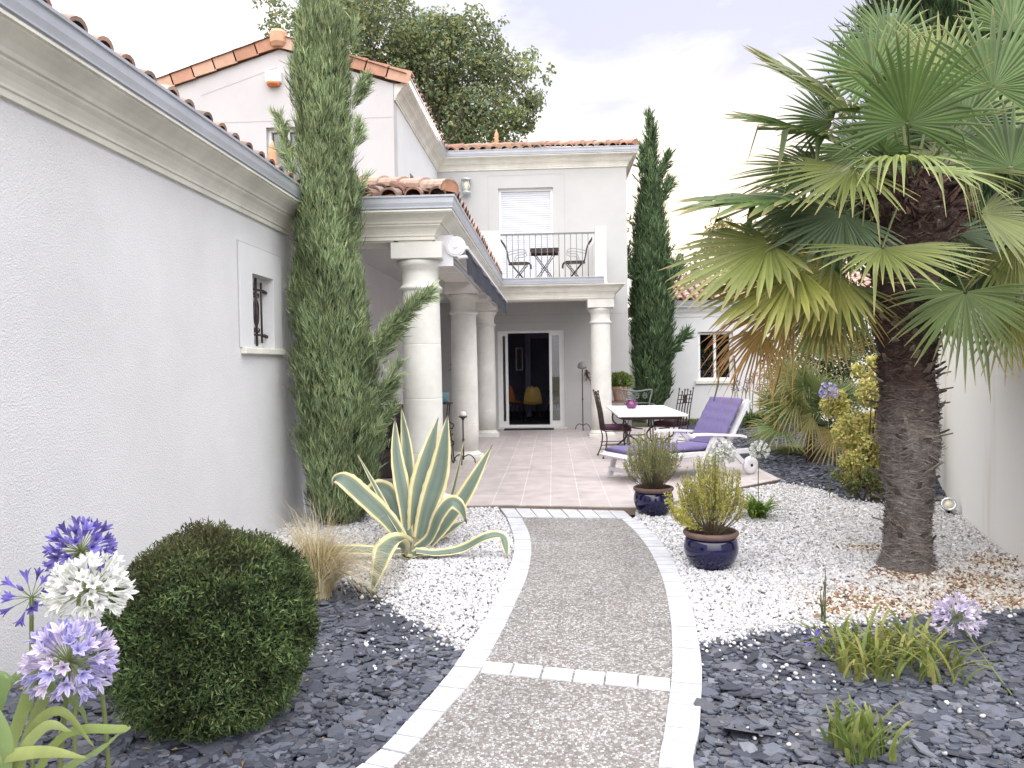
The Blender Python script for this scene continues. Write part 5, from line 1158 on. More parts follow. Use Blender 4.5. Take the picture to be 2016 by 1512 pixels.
def umbel(t, top, R_, nf, cols, detail=True, petal=None, foot=None, stemr=.0055, bare=0.):
    """agapanthus head: trumpets on spokes; stem to the ground"""
    top = Vector(top); foot = Vector(foot) if foot else Vector((top.x*.6, top.y*.6, 0))
    s_ = MB(); mid = (top+foot)/2+Vector((rnd(-.02,.02),rnd(-.02,.02),0)); s_.tube(spline([foot,mid,top],6), stemr, 7, (.22,.27,.10)); s_.build('stem', 'leaf', t)
    m = MB(); pd = MB()
    for i in range(nf):
        z_ = 1-2*(i+.5)/nf*.86; a_ = i*2.39996+rnd(-.2,.2); r_ = math.sqrt(max(0,1-z_*z_)); d_ = Vector((r_*math.cos(a_), r_*math.sin(a_), z_+rnd(-.1,.1))).normalized()
        Lp = R_*rnd(.46,.62); Lf = R_*rnd(.36,.48); b = top+d_*Lp; g_ = Vector((0,0,-1))*.12*R_
        pd.tube([top, top+d_*Lp*.6, b], .0012 if detail else .002, 4, (.30,.36,.16), caps=False)
        if rnd(0,1) < bare: m.tube([b, b+d_*Lf*.3, b+d_*Lf*.75], [.003,.006,.002], 5, random.choice(cols)); continue
        u_ = d_.cross(Vector((.3,.2,1))).normalized(); v_ = d_.cross(u_); col = random.choice(cols); q_ = rnd(.85,1.12); col = tuple(min(.9,c_*q_) for c_ in col)
        c2 = tuple(min(.95, c_*1.25+.04) for c_ in col); dk = tuple(c_*.75 for c_ in col)
        for k in range(6):
            a2 = k*math.pi/3+rnd(-.1,.1); e = u_*math.cos(a2)+v_*math.sin(a2); s2 = (-u_*math.sin(a2)+v_*math.cos(a2))
            ln = Lf*rnd(.9,1.08); w_ = Lf*(.13 if detail else .20)
            pts_ = [(0,.03,.25),(.40,.07,.65),(.66,.17,1.),(.88,.38,.85),(1.0,.58,.18)]
            vs = []; cc = []
            for j, (al, ra, wf) in enumerate(pts_):
                p = b+d_*(ln*al)+e*(ln*ra*.75)
                vs += [p-s2*w_*wf+d_*.0, p-e*(w_*.25*wf), p+s2*w_*wf]; cc += [c2, dk if j > 0 else col, c2]
            o_ = len(m.v); m.add(vs, [(j*3+i2,j*3+i2+1,(j+1)*3+i2+1,(j+1)*3+i2) for j in range(4) for i2 in range(2)], (0,0,0), True); m.c[o_:] = cc
    o = m.build('flower_head', 'petal', t); pd.build('flower_stalks', 'leaf', t); return o
VIO = [(.16,.12,.46),(.20,.16,.55),(.13,.10,.38),(.24,.20,.60)]; WHT = [(.82,.83,.77),(.85,.86,.82),(.76,.79,.69)]; LIL = [(.50,.45,.72),(.58,.53,.76),(.62,.54,.70),(.42,.39,.70)]
def fpos(u, v, Y, loc): return tuple(py(u,v,Y)-np.array(loc))
fl = (-1.32,1.95,0)
def agap(loc, label, heads, n_l=12, h=.5, spread=.35, cat='flower', w_=.016, group=None, cols=GRN, nf=46, detail=True, droop=.5, lean=(0,0), base=.22):
    t = thing('agapanthus', label, cat, loc)
    if group: t['group'] = group
    if n_l: merge(list(straps(t, n_l, h, spread, cols, w_, droop, lean, base))).build('leaves', 'leaf', t)
    for (u,v,Y,R_,cs,*rest) in heads:
        kw = rest[0] if rest else {}
        umbel(t, fpos(u,v,Y,loc), R_, kw.pop('nf', nf), cs, detail, **kw)
    return t
agap((-1.36,2.05,0), 'agapanthus with deep violet blue flower heads, tallest by the white wall at far left', [(158,1085,2.0,.092,VIO,{'foot':(.0,.0,0)}),(62,1176,1.98,.085,VIO,{'nf':16,'foot':(-.12,.02,0),'bare':.2})], 0)
agap((-1.22,1.95,0), 'agapanthus with a large round white flower head in front of the violet one', [(176,1162,1.85,.102,WHT,{'foot':(.0,.02,0),'nf':58})], 0)
agap((-1.18,1.72,0), 'agapanthus with pale lilac flower head and broad leaves at the bottom left corner', [(136,1302,1.70,.104,LIL,{'foot':(.0,.0,0),'nf':62})], 0)
# its leaves, placed blade by blade
def strap_px(t, pts, Y, w_, col, loc, dY=0.):
    P = spline([tuple(py(u,v,Y+dY*i/(len(pts)-1))-np.array(loc)) for i,(u,v) in enumerate(pts)], 6); m = MB(); vs = []; n_ = len(P)
    for j, p in enumerate(P):
        tg = (P[min(j+1,n_-1)]-P[max(j-1,0)]).normalized(); s_ = tg.cross(Vector((0,-1,.5))).normalized(); k = j/(n_-1); w2 = w_*(1-.93*max(0,(k-.45)/.55)**2); nn_ = s_.cross(tg)
        vs += [p-s_*w2, p+nn_*w2*.35, p+s_*w2]
    m.add(vs, [(j*3+i,j*3+i+1,(j+1)*3+i+1,(j+1)*3+i) for j in range(n_-1) for i in range(2)], col, True); return m
t = [o for o in C.objects if o.name.startswith('agapanthus') and 'bottom left corner' in o.get('label','')][0]; lc = (-1.18,1.72,0)
mm = [strap_px(t, p_, Y_, w_, c_, lc, dy) for p_, Y_, w_, c_, dy in (
 ([(30,1560),(60,1440),(120,1400),(185,1470)],1.62,.011,(.25,.30,.10),0), ([(60,1540),(130,1445),(240,1435),(255,1432)],1.6,.010,(.23,.29,.09),.1), ([(-30,1440),(10,1360),(50,1330),(150,1385),(175,1440)],1.7,.010,(.20,.27,.11),0),
 ([(-20,1560),(30,1440),(60,1350),(72,1300)],1.66,.017,(.24,.30,.10),.05), ([(20,1560),(60,1440),(100,1340),(118,1290)],1.75,.016,(.22,.28,.10),.1), ([(-40,1480),(-10,1400),(10,1340),(14,1330)],1.55,.017,(.19,.27,.10),0),
 ([(-60,1500),(0,1490),(90,1480),(170,1492)],1.5,.013,(.30,.34,.12),0), ([(0,1560),(10,1470),(-20,1400),(-60,1380)],1.5,.018,(.22,.30,.12),0), ([(60,1560),(150,1500),(190,1480),(240,1440)],1.75,.010,(.21,.27,.10),.2),
 ([(-30,1350),(0,1330),(30,1345)],1.6,.010,(.17,.24,.10),0), ([(10,1580),(30,1500),(90,1430),(140,1440)],1.52,.013,(.27,.32,.12),0))]
merge(mm).build('leaves', 'leaf', t)

# right hand beds
L1 = tuple(pz(1752,1318)); t = agap(L1, 'wide clump of yellow green strap leaves on the dark slate at front right', [], 190, .27, .24, 'plant', .0085, cols=[(.20,.24,.06),(.26,.28,.07),(.16,.21,.06),(.32,.31,.10)], droop=.4, base=1.2)
t.scale = (1.0,.8,1); 
umbel(t, (-.36,-.02,.155), .055, 10, VIO, False, bare=.4)
L1b = tuple(pz(1885,1330)); agap(L1b, 'agapanthus with one spreading pale lilac head beside the wide strap leaf clump', [(1884,1216,4.15,.13,[(.62,.55,.74),(.68,.62,.78)],{'nf':44,'foot':(.09,-.35,0),'stemr':.004})], 0)
L2 = tuple(pz(1690,1490)); agap(L2, 'small clump of upright green strap leaves in the slate at the bottom edge', [], 60, .24, .12, 'plant', .0085, base=.8, cols=[(.20,.26,.07),(.26,.30,.09),(.16,.22,.06)], droop=.2)
L3 = tuple(pz(1492,1022)); agap(L3, 'bright green clump with a single white head on a tall thin stem beyond the pots', [(1495,888,L3[1],.10,WHT,{'nf':34,'foot':(.02,0,0),'stemr':.004})], 95, .27, .30, 'flower', .013, cols=[(.14,.24,.04),(.19,.29,.06),(.11,.19,.035)], detail=False)
L4 = tuple(pz(1440,1012)); agap(L4, 'agapanthus with two clustered white heads behind the yellow green pot plant', [(1422,893,L4[1],.135,WHT,{'nf':54,'foot':(0,0,0),'stemr':.004}),(1398,915,L4[1]-.05,.115,WHT,{'nf':40,'foot':(-.03,0,0),'stemr':.004})], 0, detail=False)
L5 = (float(py(1633,900,8.45)[0]), 8.45, 0.); agap(L5, 'agapanthus with a pale blue head in front of the small fan palm', [(1631,771,L5[1],.105,LIL,{'nf':34,'foot':(0,0,0),'stemr':.005})], 0, detail=False)
L6 = tuple(pz(1482,842)); hd = [(1444+i*10+rnd(-4,4), 752+rnd(-16,18), L6[1]+rnd(-.3,.3), .10, [(.20,.17,.32),(.26,.23,.38)], {'nf':16,'foot':(-.4+i*.1+rnd(-.05,.05),rnd(-.2,.2),0),'stemr':.008}) for i in range(9)]
agap(L6, 'row of tall bare stemmed agapanthus with faded purple heads before the white annex wall', hd, 90, .55, .75, 'flower', .018, cols=[(.07,.14,.03),(.10,.19,.04),(.05,.10,.025)], detail=False)
L7 = tuple(pz(1490,838)); agap(L7, 'low dark green leafy clump behind the lounger backrest', [], 110, .42, .55, 'plant', .02, cols=[(.06,.13,.03),(.09,.17,.04),(.045,.09,.02)])
L8 = tuple(pz(1570,893)); grass('ground_cover', 'low rounded mat of grey green ground cover on the slate before the fan palm', 'plant', L8, 2600, .20, .55, [(.20,.22,.08),(.15,.18,.07),(.25,.26,.11)], .004, .6, seg=4)
# odd grass blades
t = agap(tuple(pz(1625,1240)), 'few long thin dark blades at the left end of the strap leaf clump', [], 5, .34, .10, 'plant', .004, cols=[(.10,.14,.06)], droop=.0)

# potted shrubs ----------------------------------------------------------
def blue_pot(loc, R_, label, cols, h, wd, seed, lean=0, fine=.012, nst=120, lpb=26, tall=1.):
    t = thing('potted_shrub', label, 'potted plant', loc)
    m = MB(); H_ = R_*1.42
    m.lathe([(R_*.60,0),(R_*.66,.012),(R_*.86,H_*.22),(R_*.985,H_*.45),(R_*1.0,H_*.58),(R_*.95,H_*.74),(R_*.885,H_*.84)], (0,0,0), 48); pot = m.build('pot', 'blue_glaze', t)
    m = MB(); m.lathe([(R_*.885,H_*.83),(R_*.95,H_*.86),(R_*1.0,H_*.895),(R_*1.01,H_*.95),(R_*.985,H_*.985),(R_*.93,H_),(R_*.88,H_*.985),(R_*.86,H_*.90),(R_*.85,H_*.86)], (0,0,0), 48, cap=False); m.build('rim', 'clay', pot)
    m = MB(); m.lathe([(R_*.865,H_*.89),(R_*.6,H_*.915),(R_*.2,H_*.94),(0.001,H_*.945)], (0,0,0), 24, cap=False); m.build('soil', 'soil', t)
    z0 = H_*.92; st = MB(); P, D, Cc = [], [], []
    for i in range(nst):
        a_ = rnd(0,6.283); q = random.random()**.6; r_ = wd*q; hh = h*(1-.32*q*q)*rnd(.58,1.1)*(1 if not lean else 1); b = Vector((math.cos(a_)*R_*.35*q, math.sin(a_)*R_*.35*q, z0)); e = Vector((math.cos(a_)*r_+lean*hh, math.sin(a_)*r_, z0+hh))
        mid = (b+e)/2+Vector((math.cos(a_),math.sin(a_),0))*r_*.16+Vector((rnd(-.02,.02),rnd(-.02,.02),-.0)); pts_ = spline([b,mid,e],4); st.tube(pts_, [.0028-.0002*k for k in range(len(pts_))], 4, (.24,.19,.13), caps=False)
        for j in range(lpb):
            k = .30+.70*random.random()**.75; idx = min(len(pts_)-2, int(k*(len(pts_)-1))); p = pts_[idx].lerp(pts_[idx+1], k*(len(pts_)-1)-idx); P.append(tuple(p+Vector((rnd(-1,1),rnd(-1,1),rnd(-1,1)))*.010)); d_ = (pts_[idx+1]-pts_[idx]).normalized(); D.append(tuple(d_*.8+Vector((rnd(-1,1),rnd(-1,1),rnd(-.3,1)))))
    st.build('stems', 'leaf', t); n = len(P); leaves('foliage', 'leaf', np.array(P), np.array(D), rdir(n), fine*rng.uniform(.8,1.7,n), fine*.36*rng.uniform(.7,1.3,n), colmix(n, cols, .16), t)
    return t
blue_pot(tuple(pz(1287,1013)), .197, 'dark blue glazed pot with a fine grey green shrub beside the path', [(.32,.36,.18),(.25,.30,.15),(.38,.38,.18),(.42,.39,.14)], .55, .31, 1, fine=.021, nst=190, lpb=34)
pl = tuple(pz(1400,1118)); t2 = blue_pot(pl, .196, 'nearest dark blue glazed pot with a yellow green shrub on the white gravel', [(.50,.46,.12),(.42,.42,.12),(.58,.50,.14),(.32,.36,.12)], .54, .26, 2, fine=.021, nst=120, lpb=46)
st = MB(); P, D = [], []
for bx_, by_, hx in ((-.05,-.02,-.22),(-.08,.02,-.27),(-.03,-.05,-.25),(-.06,0,-.31),(-.04,.03,-.19)):     # straggling side shoots on the left
    pts_ = spline([(bx_,by_,.27),(hx*.8,by_*2,.36),(hx,by_*2.5,.44+rnd(0,.16))],6); st.tube(pts_, .003, 5, (.3,.27,.12))
    for j in range(210): k = .25+.75*random.random(); p = pts_[min(len(pts_)-1,int(k*(len(pts_)-1)))]; P.append(tuple(p+Vector((rnd(-1,1),rnd(-1,1),rnd(-1,1)))*.028)); D.append((rnd(-1,1),rnd(-1,1),rnd(-.2,1)))
st.build('stems', 'leaf', t2); n = len(P); leaves('foliage', 'leaf', np.array(P), np.array(D), rdir(n), .026*rng.uniform(.6,1.2,n), .010*rng.uniform(.6,1.2,n), colmix(n, [(.58,.52,.12),(.50,.48,.12)], .14), t2)
t = thing('potted_plant', 'terracotta pot with a bushy green plant on the low bench by the facade', 'potted plant', (1.46,16.9,TZ+.635))
m = MB(); m.lathe([(.12,0),(.13,.02),(.175,.25),(.20,.26),(.20,.32),(.175,.32),(.16,.28),(0,.28)], (0,0,0), 24); m.build('pot', 'terra_pot', t)
n = 900; d_ = rdir(n); P = d_*rng.random(n)[:,None]**.4*np.array([.25,.25,.17])+np.array([0,0,.43]); leaves('foliage', 'leaf', P, d_, d_+rng.normal(0,.4,(n,3)), np.full(n,.075), np.full(n,.055), colmix(n, [(.20,.27,.08),(.28,.33,.11),(.14,.20,.06)]), t)

# golden shrub and low shrubs behind the palm ------------------------------
def shrub(label, clumps, per, size, cols, Y):
    b = np.mean([c_ for c_, _ in clumps], 0); O = (float(b[0]), float(b[1]), 0); t = thing('shrub', label, 'shrub', O); crown(t, O, clumps, per, size, cols, flat=1.)
    m = MB()
    for c_, r_ in clumps[:10]: m.tube([(rnd(-.05,.05),rnd(-.05,.05),-.02), tuple(np.array(c_)-np.array(O))], [.014,.005], 5)
    m.build('stems', 'bark', t); return t
GY = 8.9
cl_ = [(tuple(py(u,v,GY)+np.array([0,rnd(-.25,.25),0])), r_) for u,v,r_ in ((1660,800,.16),(1700,770,.17),(1720,740,.13),(1740,790,.16),(1670,850,.20),(1720,850,.22),(1700,900,.20),(1665,905,.14),(1740,900,.18),(1640,800,.07),(1690,730,.07),(1750,830,.15),(1720,940,.13),(1770,880,.15),(1780,800,.15),(1650,780,.08),(1710,710,.05),(1690,950,.10))]
cl_ += [(tuple(np.array(c_)+np.array([rnd(-1,1),rnd(-1,1),rnd(-.8,1)])*r_*.9), r_*rnd(.3,.55)) for c_, r_ in cl_ for _ in range(4)]
shrub('golden yellow leaved shrub directly left of the palm trunk', cl_, 30000, .045, [(.72,.66,.24),(.62,.61,.20),(.78,.70,.32),(.42,.46,.14),(.72,.60,.28)], GY)
cl_ = [(tuple(py(u,v,8.3)+np.array([0,rnd(-.2,.2),0])), r_) for u,v,r_ in ((1680,955,.10),(1720,965,.10),(1700,930,.09),(1745,950,.10),(1655,935,.07))]
shrub('low green sprawling plant at the foot of the golden shrub', cl_, 24000, .04, [(.14,.18,.06),(.18,.21,.07),(.24,.22,.10)], 8.3)
cl_ = [(tuple(py(u,v,16.5)+np.array([0,rnd(-.5,.5),0])), r_) for u,v,r_ in ((1580,760,.35),(1620,740,.4),(1550,800,.3),(1680,700,.5),(1740,700,.6),(1600,820,.3),(1800,690,.6),(1700,780,.5),(1540,740,.25),(1640,700,.5),(1530,700,.35),(1545,770,.3),(1760,760,.6),(1560,700,.35),(1620,780,.4))]
cl_ += [(tuple(np.array(c_)+np.array([rnd(-1,1),rnd(-1,1),rnd(-.8,1)])*r_*.9), r_*rnd(.3,.55)) for c_, r_ in cl_ for _ in range(3)]
shrub('dense dark green shrubs filling the far corner behind the small fan palm', cl_, 1500, .09, [(.07,.11,.035),(.10,.14,.05),(.05,.08,.03)], 16.5)

# palms -----------------------------------------------------------------
def fan(m, hub, axis, nrm_, R_, spread=150, nseg=34, cols=((.10,.14,.05),), tipc=(.30,.24,.09), tipf=.06, split=.5, droop=.08, cup=.12, bent=.05, asym=1.):
    """one fan leaf: pleated segments joined to SPLIT of their length, then free"""
    hub = Vector(hub); ax = Vector(axis).normalized(); N_ = Vector(nrm_).normalized(); N_ = (N_-ax*N_.dot(ax)).normalized(); sd_ = ax.cross(N_)
    base = random.choice(cols); da = math.radians(spread)*2/nseg
    for i in range(nseg):
        a_ = -math.radians(spread)+da*(i+.5); d_ = ax*math.cos(a_)+sd_*math.sin(a_); e_ = -ax*math.sin(a_)+sd_*math.cos(a_)
        L_ = R_*(1-.22*(abs(a_)/math.radians(spread))**2)*rnd(.94,1.05); d_ = (d_+N_*cup*(abs(a_)/2)).normalized(); hw = math.tan(da/2)
        q_ = rnd(.74,1.2); col = tuple(c_*q_ for c_ in base); dro = droop*rnd(.3,2.4); L_ *= 1 if random.random() > .12 else rnd(.72,.92); a_ += rnd(-.25,.25)*da; tw_ = rnd(-.5,.5); e_ = (e_+N_*tw_*.5).normalized(); bk_ = random.random() < bent
        vs = []; cc = []; st_ = [.03,.28,split,.68,.84,.95,1.0]
        for s_ in st_:
            w_ = s_*L_*hw if s_ <= split else split*L_*hw*(1-((s_-split)/(1-split))**1.4*.93)*.98
            w_ = max(w_, .0012); sag = Vector((0,0,-1))*dro*L_*max(0,s_-.35)**2*2.0
            p = hub+d_*(L_*s_)+sag
            if bk_ and s_ > .62: p = hub+d_*(L_*(.62+(s_-.62)*.35))+Vector((0,0,-1))*(s_-.62)*L_*.95+sag
            rise = N_*(w_*.55)
            vs += [p-e_*w_, p+rise, p+e_*w_]
            k = 0 if s_ < 1-tipf*3 else min(1,(s_-(1-tipf*3))/(tipf*3))
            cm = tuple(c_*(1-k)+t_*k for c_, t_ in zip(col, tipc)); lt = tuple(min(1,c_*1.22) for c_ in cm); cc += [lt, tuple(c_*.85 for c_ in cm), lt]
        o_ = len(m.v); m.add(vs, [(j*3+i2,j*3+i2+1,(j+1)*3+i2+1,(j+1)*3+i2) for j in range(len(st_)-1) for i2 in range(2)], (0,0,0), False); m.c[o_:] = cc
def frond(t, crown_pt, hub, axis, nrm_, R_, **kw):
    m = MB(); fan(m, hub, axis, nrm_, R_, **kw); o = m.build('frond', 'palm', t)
    a_, b_ = Vector(crown_pt), Vector(hub); mid = (a_+b_)/2+Vector((0,0,.10*(b_-a_).length)); q = MB(); q.tube(spline([a_,mid,b_],5), [.013]*5+[.008]*6, 6, (.16,.20,.07), flat=.6); q.build('stalk', 'palm', o); return o
PO = (PALM[0], PALM[1], 0); pm = thing('palm_tree', 'windmill palm with a shaggy brown trunk and broad fan leaves on the white gravel', 'palm tree', PO)
# trunk: fibre mat with ragged leaf bases
rowsT = [(1128,1716,1846),(1110,1728,1838),(1080,1740,1832),(1040,1742,1834),(1000,1738,1838),(940,1734,1842),(880,1732,1848),(800,1727,1850),(700,1722,1846),(620,1722,1842),(540,1716,1844),(480,1700,1870),(430,1690,1892),(395,1710,1880),(360,1745,1850)]
tabT = []
for v, a_, b_ in rowsT: A, B = py(a_,v,PALM[1]), py(b_,v,PALM[1]); tabT.append((A[2],A[0],B[0]))
zt0, zt1 = min(r[0] for r in tabT), max(r[0] for r in tabT)
m = MB(); K = 40; zs = np.linspace(zt0-.06, zt1, 90); vs = []; cc = []
for zz in zs:
    c_, r_ = interp(tabT, zz)
    for k in range(K):
        a_ = 2*math.pi*k/K; e = 1+.03*math.sin(zz*46+a_*1.3)+.03*math.sin(a_*5+zz*11)+rnd(-.03,.03); r2 = float(r_)*(.86 if zz < 1.9 else .93)*e*(1+.07*math.sin(zz*7.3+1)+.05*math.sin(zz*17+a_)); vs.append((float(c_)+math.cos(a_)*r2-PO[0], math.sin(a_)*r2, zz))
        q_ = rnd(.75,1.25); up_ = min(1,max(0,(zz-.98)/.4)); lo_ = (.22,.19,.17); hi_ = (.085,.055,.05); cc.append(tuple((l_*(1-up_)+h_*up_)*q_ for l_, h_ in zip(lo_,hi_)))
m.add(vs, [(i*K+k,i*K+(k+1)%K,(i+1)*K+(k+1)%K,(i+1)*K+k) for i in range(len(zs)-1) for k in range(K)], (0,0,0), True); m.c = cc
trunk = m.build('trunk', 'fibre', pm)
n = 17000; z = rng.uniform(zt0+.05, zt1, n); c_, r_ = interp(tabT, z); th = rng.uniform(0,2*np.pi,n); r_ = r_*np.where(z < 1.9, .86, .93)*(1+.07*np.sin(z*7.3+1)+.05*np.sin(z*17+th)); P = np.stack([c_+np.cos(th)*r_-PO[0], np.sin(th)*r_, z], 1)
T_ = np.stack([-np.sin(th), np.cos(th), 0*th], 1)*rng.choice([-1,1],n)[:,None]; Oo = np.stack([np.cos(th), np.sin(th), 0*th], 1)
whisk = rng.random(n) < .03; zz_ = z; D = nrm(T_*rng.uniform(.6,1,n)[:,None]+Oo*np.where(whisk, rng.uniform(.2,.55,n), rng.uniform(-.06,.14,n))[:,None]+np.array([0,0,1])*(rng.normal(-.04,.22,n)+.35*np.sin(z*9+th*2))[:,None])
upc = np.clip((z-.95)/.4,0,1)[:,None]; cA = colmix(n, [(.27,.24,.22),(.21,.18,.17),(.33,.30,.275),(.17,.145,.13)], .12); cB = colmix(n, [(.10,.06,.055),(.06,.04,.04),(.16,.10,.08)], .2)
leaves('fibre_mat', 'fibre', P, D, Oo, rng.uniform(.04,.12,n), rng.uniform(.002,.008,n), cA*(1-upc)+cB*upc, trunk, blade=True, curl=.12)
m = MB()
for i in range(210):
    zz = rnd(.12, zt1-.02); c_, r_ = interp(tabT, zz); a_ = rnd(0,6.283); o_ = np.array([math.cos(a_), math.sin(a_), 0]); p = np.array([float(c_)-PO[0],0,zz])+o_*float(r_)*.9; L_ = rnd(.03,.09); col = random.choice([(.30,.26,.22),(.12,.09,.08),(.22,.17,.14)])
    s_ = np.array([-o_[1],o_[0],0]); w_ = rnd(.012,.028); q = p+o_*L_+np.array([0,0,rnd(.01,.05)])
    m.add([p-s_*w_,p+s_*w_,q+s_*w_*.6,q-s_*w_*.6,p-s_*w_-[0,0,.012],p+s_*w_-[0,0,.012],q+s_*w_*.6-[0,0,.008],q-s_*w_*.6-[0,0,.008]], [(0,1,2,3),(7,6,5,4),(3,2,6,7),(0,3,7,4),(1,5,6,2)], col)
m.build('leaf_base', 'fibre', trunk)
n = 500; z = rng.uniform(zt1-.42, zt1+.03, n); th = rng.uniform(0,2*np.pi,n); c_, r_ = interp(tabT, z); P = np.stack([c_+np.cos(th)*r_*.85-PO[0], np.sin(th)*r_*.85, z],1); Oo = np.stack([np.cos(th),np.sin(th),.6+0*th],1)
leaves('dead_sheath', 'fibre', P, Oo+rng.normal(0,.35,(n,3)), rdir(n), rng.uniform(.08,.20,n), rng.uniform(.02,.06,n), colmix(n, [(.20,.11,.10),(.11,.06,.06),(.28,.18,.15),(.07,.045,.045)],.2), trunk)

CRN = (float(interp(tabT, zt1-.12)[0])-PO[0], 0, zt1-.10)
def PP_(u, v, dy): return tuple(py(u, v, PALM[1]+dy)-np.array(PO))
def screen(du, dv, dd): return (du, dd, -dv)           # right, down, away
G1 = ((.095,.155,.045),(.08,.13,.04)); G2 = ((.17,.20,.055),(.19,.22,.06)); G3 = ((.24,.25,.06),(.27,.27,.07)); GB = ((.13,.19,.10),); LT = ((.22,.27,.08),)
FR = [ # hub u,v,depth | leaf axis (right,down,away) | normal | radius | options
 (1786,243,-.55,(-.02,-.85,-.45),(0,-1,.45),.63,dict(spread=122,nseg=36,cols=G1,cup=.10)),
 (1720,150,-.10,(-.45,-.9,.1),(0,-1,.25),.50,dict(spread=120,nseg=32,cols=G1,tipc=(.2,.17,.08))),
 (1850,165,.15,(.05,-1,.25),(0,-1,.3),.66,dict(spread=95,nseg=32,cols=LT,tipc=(.35,.36,.12))),
 (1955,172,-.45,(.25,-1,.1),(0,-1,.3),.62,dict(spread=125,nseg=34,cols=G1)),
 (1680,235,-.2,(-.75,-.62,.1),(.55,-.36,.75),.92,dict(spread=88,nseg=30,cols=((.12,.155,.05),),split=.72)),
 (1630,275,.0,(-1,-.38,.1),(.35,-.34,.88),.80,dict(spread=92,nseg=30,cols=G1,split=.70)),
 (1640,240,.35,(-.9,-.35,.2),(.1,-1,.2),.44,dict(spread=85,nseg=24,cols=G1)),
 (1610,330,.1,(-1,.15,.1),(0,-.6,.8),.62,dict(spread=100,nseg=28,cols=G1)),
 (1590,395,-.1,(-1,-.02,.0),(0,-.24,1),.93,dict(spread=88,nseg=28,cols=G1,split=.78)),
 (1590,395,-.25,(-.5,.9,.1),(0,-1,.5),.50,dict(spread=90,nseg=24,cols=GB)),
 (1515,480,-.3,(-.9,.33,.0),(.32,-.42,.85),.74,dict(spread=95,nseg=30,cols=G2,split=.7)),
 (1515,480,-.2,(.3,.9,0),(0,-1,.5),.42,dict(spread=95,nseg=24,cols=GB)),
 (1737,488,-.60,(-.04,.42,-.9),(0,-.45,.9),.66,dict(spread=95,nseg=36,cols=G2,tipc=(.42,.36,.16),split=.55,droop=.06)),
 (1570,528,-.4,(-.93,.40,.0),(.32,-.42,.85),.70,dict(spread=90,nseg=30,cols=G3,split=.72)),
 (1640,530,-.45,(-.88,.45,-.2),(.35,-.55,.75),.58,dict(spread=90,nseg=28,cols=G3,split=.66,tipc=(.45,.34,.10),bent=.3)),
 (1655,555,-.1,(-.15,1,-.25),(0,-1,.25),.54,dict(spread=82,nseg=34,cols=((.12,.17,.05),),tipc=(.50,.30,.08),tipf=.13,split=.5)),
 (1565,592,-.15,(-.85,.62,-.1),(.05,-1,.45),.70,dict(spread=48,nseg=24,cols=((.30,.22,.06),(.34,.24,.07)),tipc=(.46,.22,.07),tipf=.2,split=.45,droop=.25)),
 (1500,650,.0,(-.5,1,-.1),(0,-1,.3),.46,dict(spread=60,nseg=20,cols=((.34,.24,.08),),tipc=(.40,.22,.09),tipf=.25,split=.35,droop=.3)),
 (1900,575,-.35,(-.1,1,-.3),(0,-.9,.6),.62,dict(spread=105,nseg=34,cols=((.13,.18,.06),),tipc=(.36,.30,.13))),
 (1985,600,-.2,(.3,1,-.2),(0,-.9,.5),.55,dict(spread=80,nseg=26,cols=G3,tipc=(.45,.32,.10),tipf=.12)),
 (1775,318,-.55,(-.5,.05,-.75),(0,-.25,1),.50,dict(spread=85,nseg=22,cols=LT,tipc=(.42,.40,.20),bent=.35,droop=.45)),
 (1815,330,-.5,(.9,.28,-.4),(0,-.5,1),.56,dict(spread=42,nseg=14,cols=LT,bent=.35,droop=.25)),
 (1990,330,-.3,(.2,-.7,.2),(-.3,-1,.3),.60,dict(spread=110,nseg=30,cols=G1)),
 (1930,420,-.25,(.9,.45,-.2),(-.1,-.6,.9),.72,dict(spread=80,nseg=28,cols=G2,bent=.1)),
 (2000,480,-.1,(.5,.9,-.2),(-.1,-.9,.5),.62,dict(spread=95,nseg=30,cols=G2)),
 (1680,330,-.45,(-.75,.4,-.5),(0,-.6,.9),.72,dict(spread=75,nseg=26,cols=G2,bent=.15)),
 (1660,420,-.35,(-.6,.75,-.4),(0,-.8,.7),.60,dict(spread=90,nseg=28,cols=GB)),
 (1700,300,.5,(-.4,-.6,.6),(0,-1,.2),.62,dict(spread=120,nseg=30,cols=G1)),
 (1880,280,.45,(.3,-.7,.6),(0,-1,.2),.62,dict(spread=120,nseg=30,cols=G1)),
 (1800,330,.75,(0,-.2,1),(0,-.3,1),.62,dict(spread=120,nseg=30,cols=G1)),
 (1640,470,.45,(-.7,.3,.6),(0,-.6,.8),.62,dict(spread=90,nseg=28,cols=G1)),
 (1940,500,.55,(.7,.4,.6),(0,-.6,.8),.62,dict(spread=90,nseg=28,cols=G1)),
 (1690,560,.5,(-.3,.9,.4),(0,-1,.2),.55,dict(spread=90,nseg=28,cols=((.09,.12,.04),),tipc=(.3,.2,.08),tipf=.12)),
 (1870,560,.5,(.2,.9,.4),(0,-1,.2),.55,dict(spread=90,nseg=28,cols=((.09,.12,.04),),tipc=(.3,.2,.08),tipf=.12)),
]
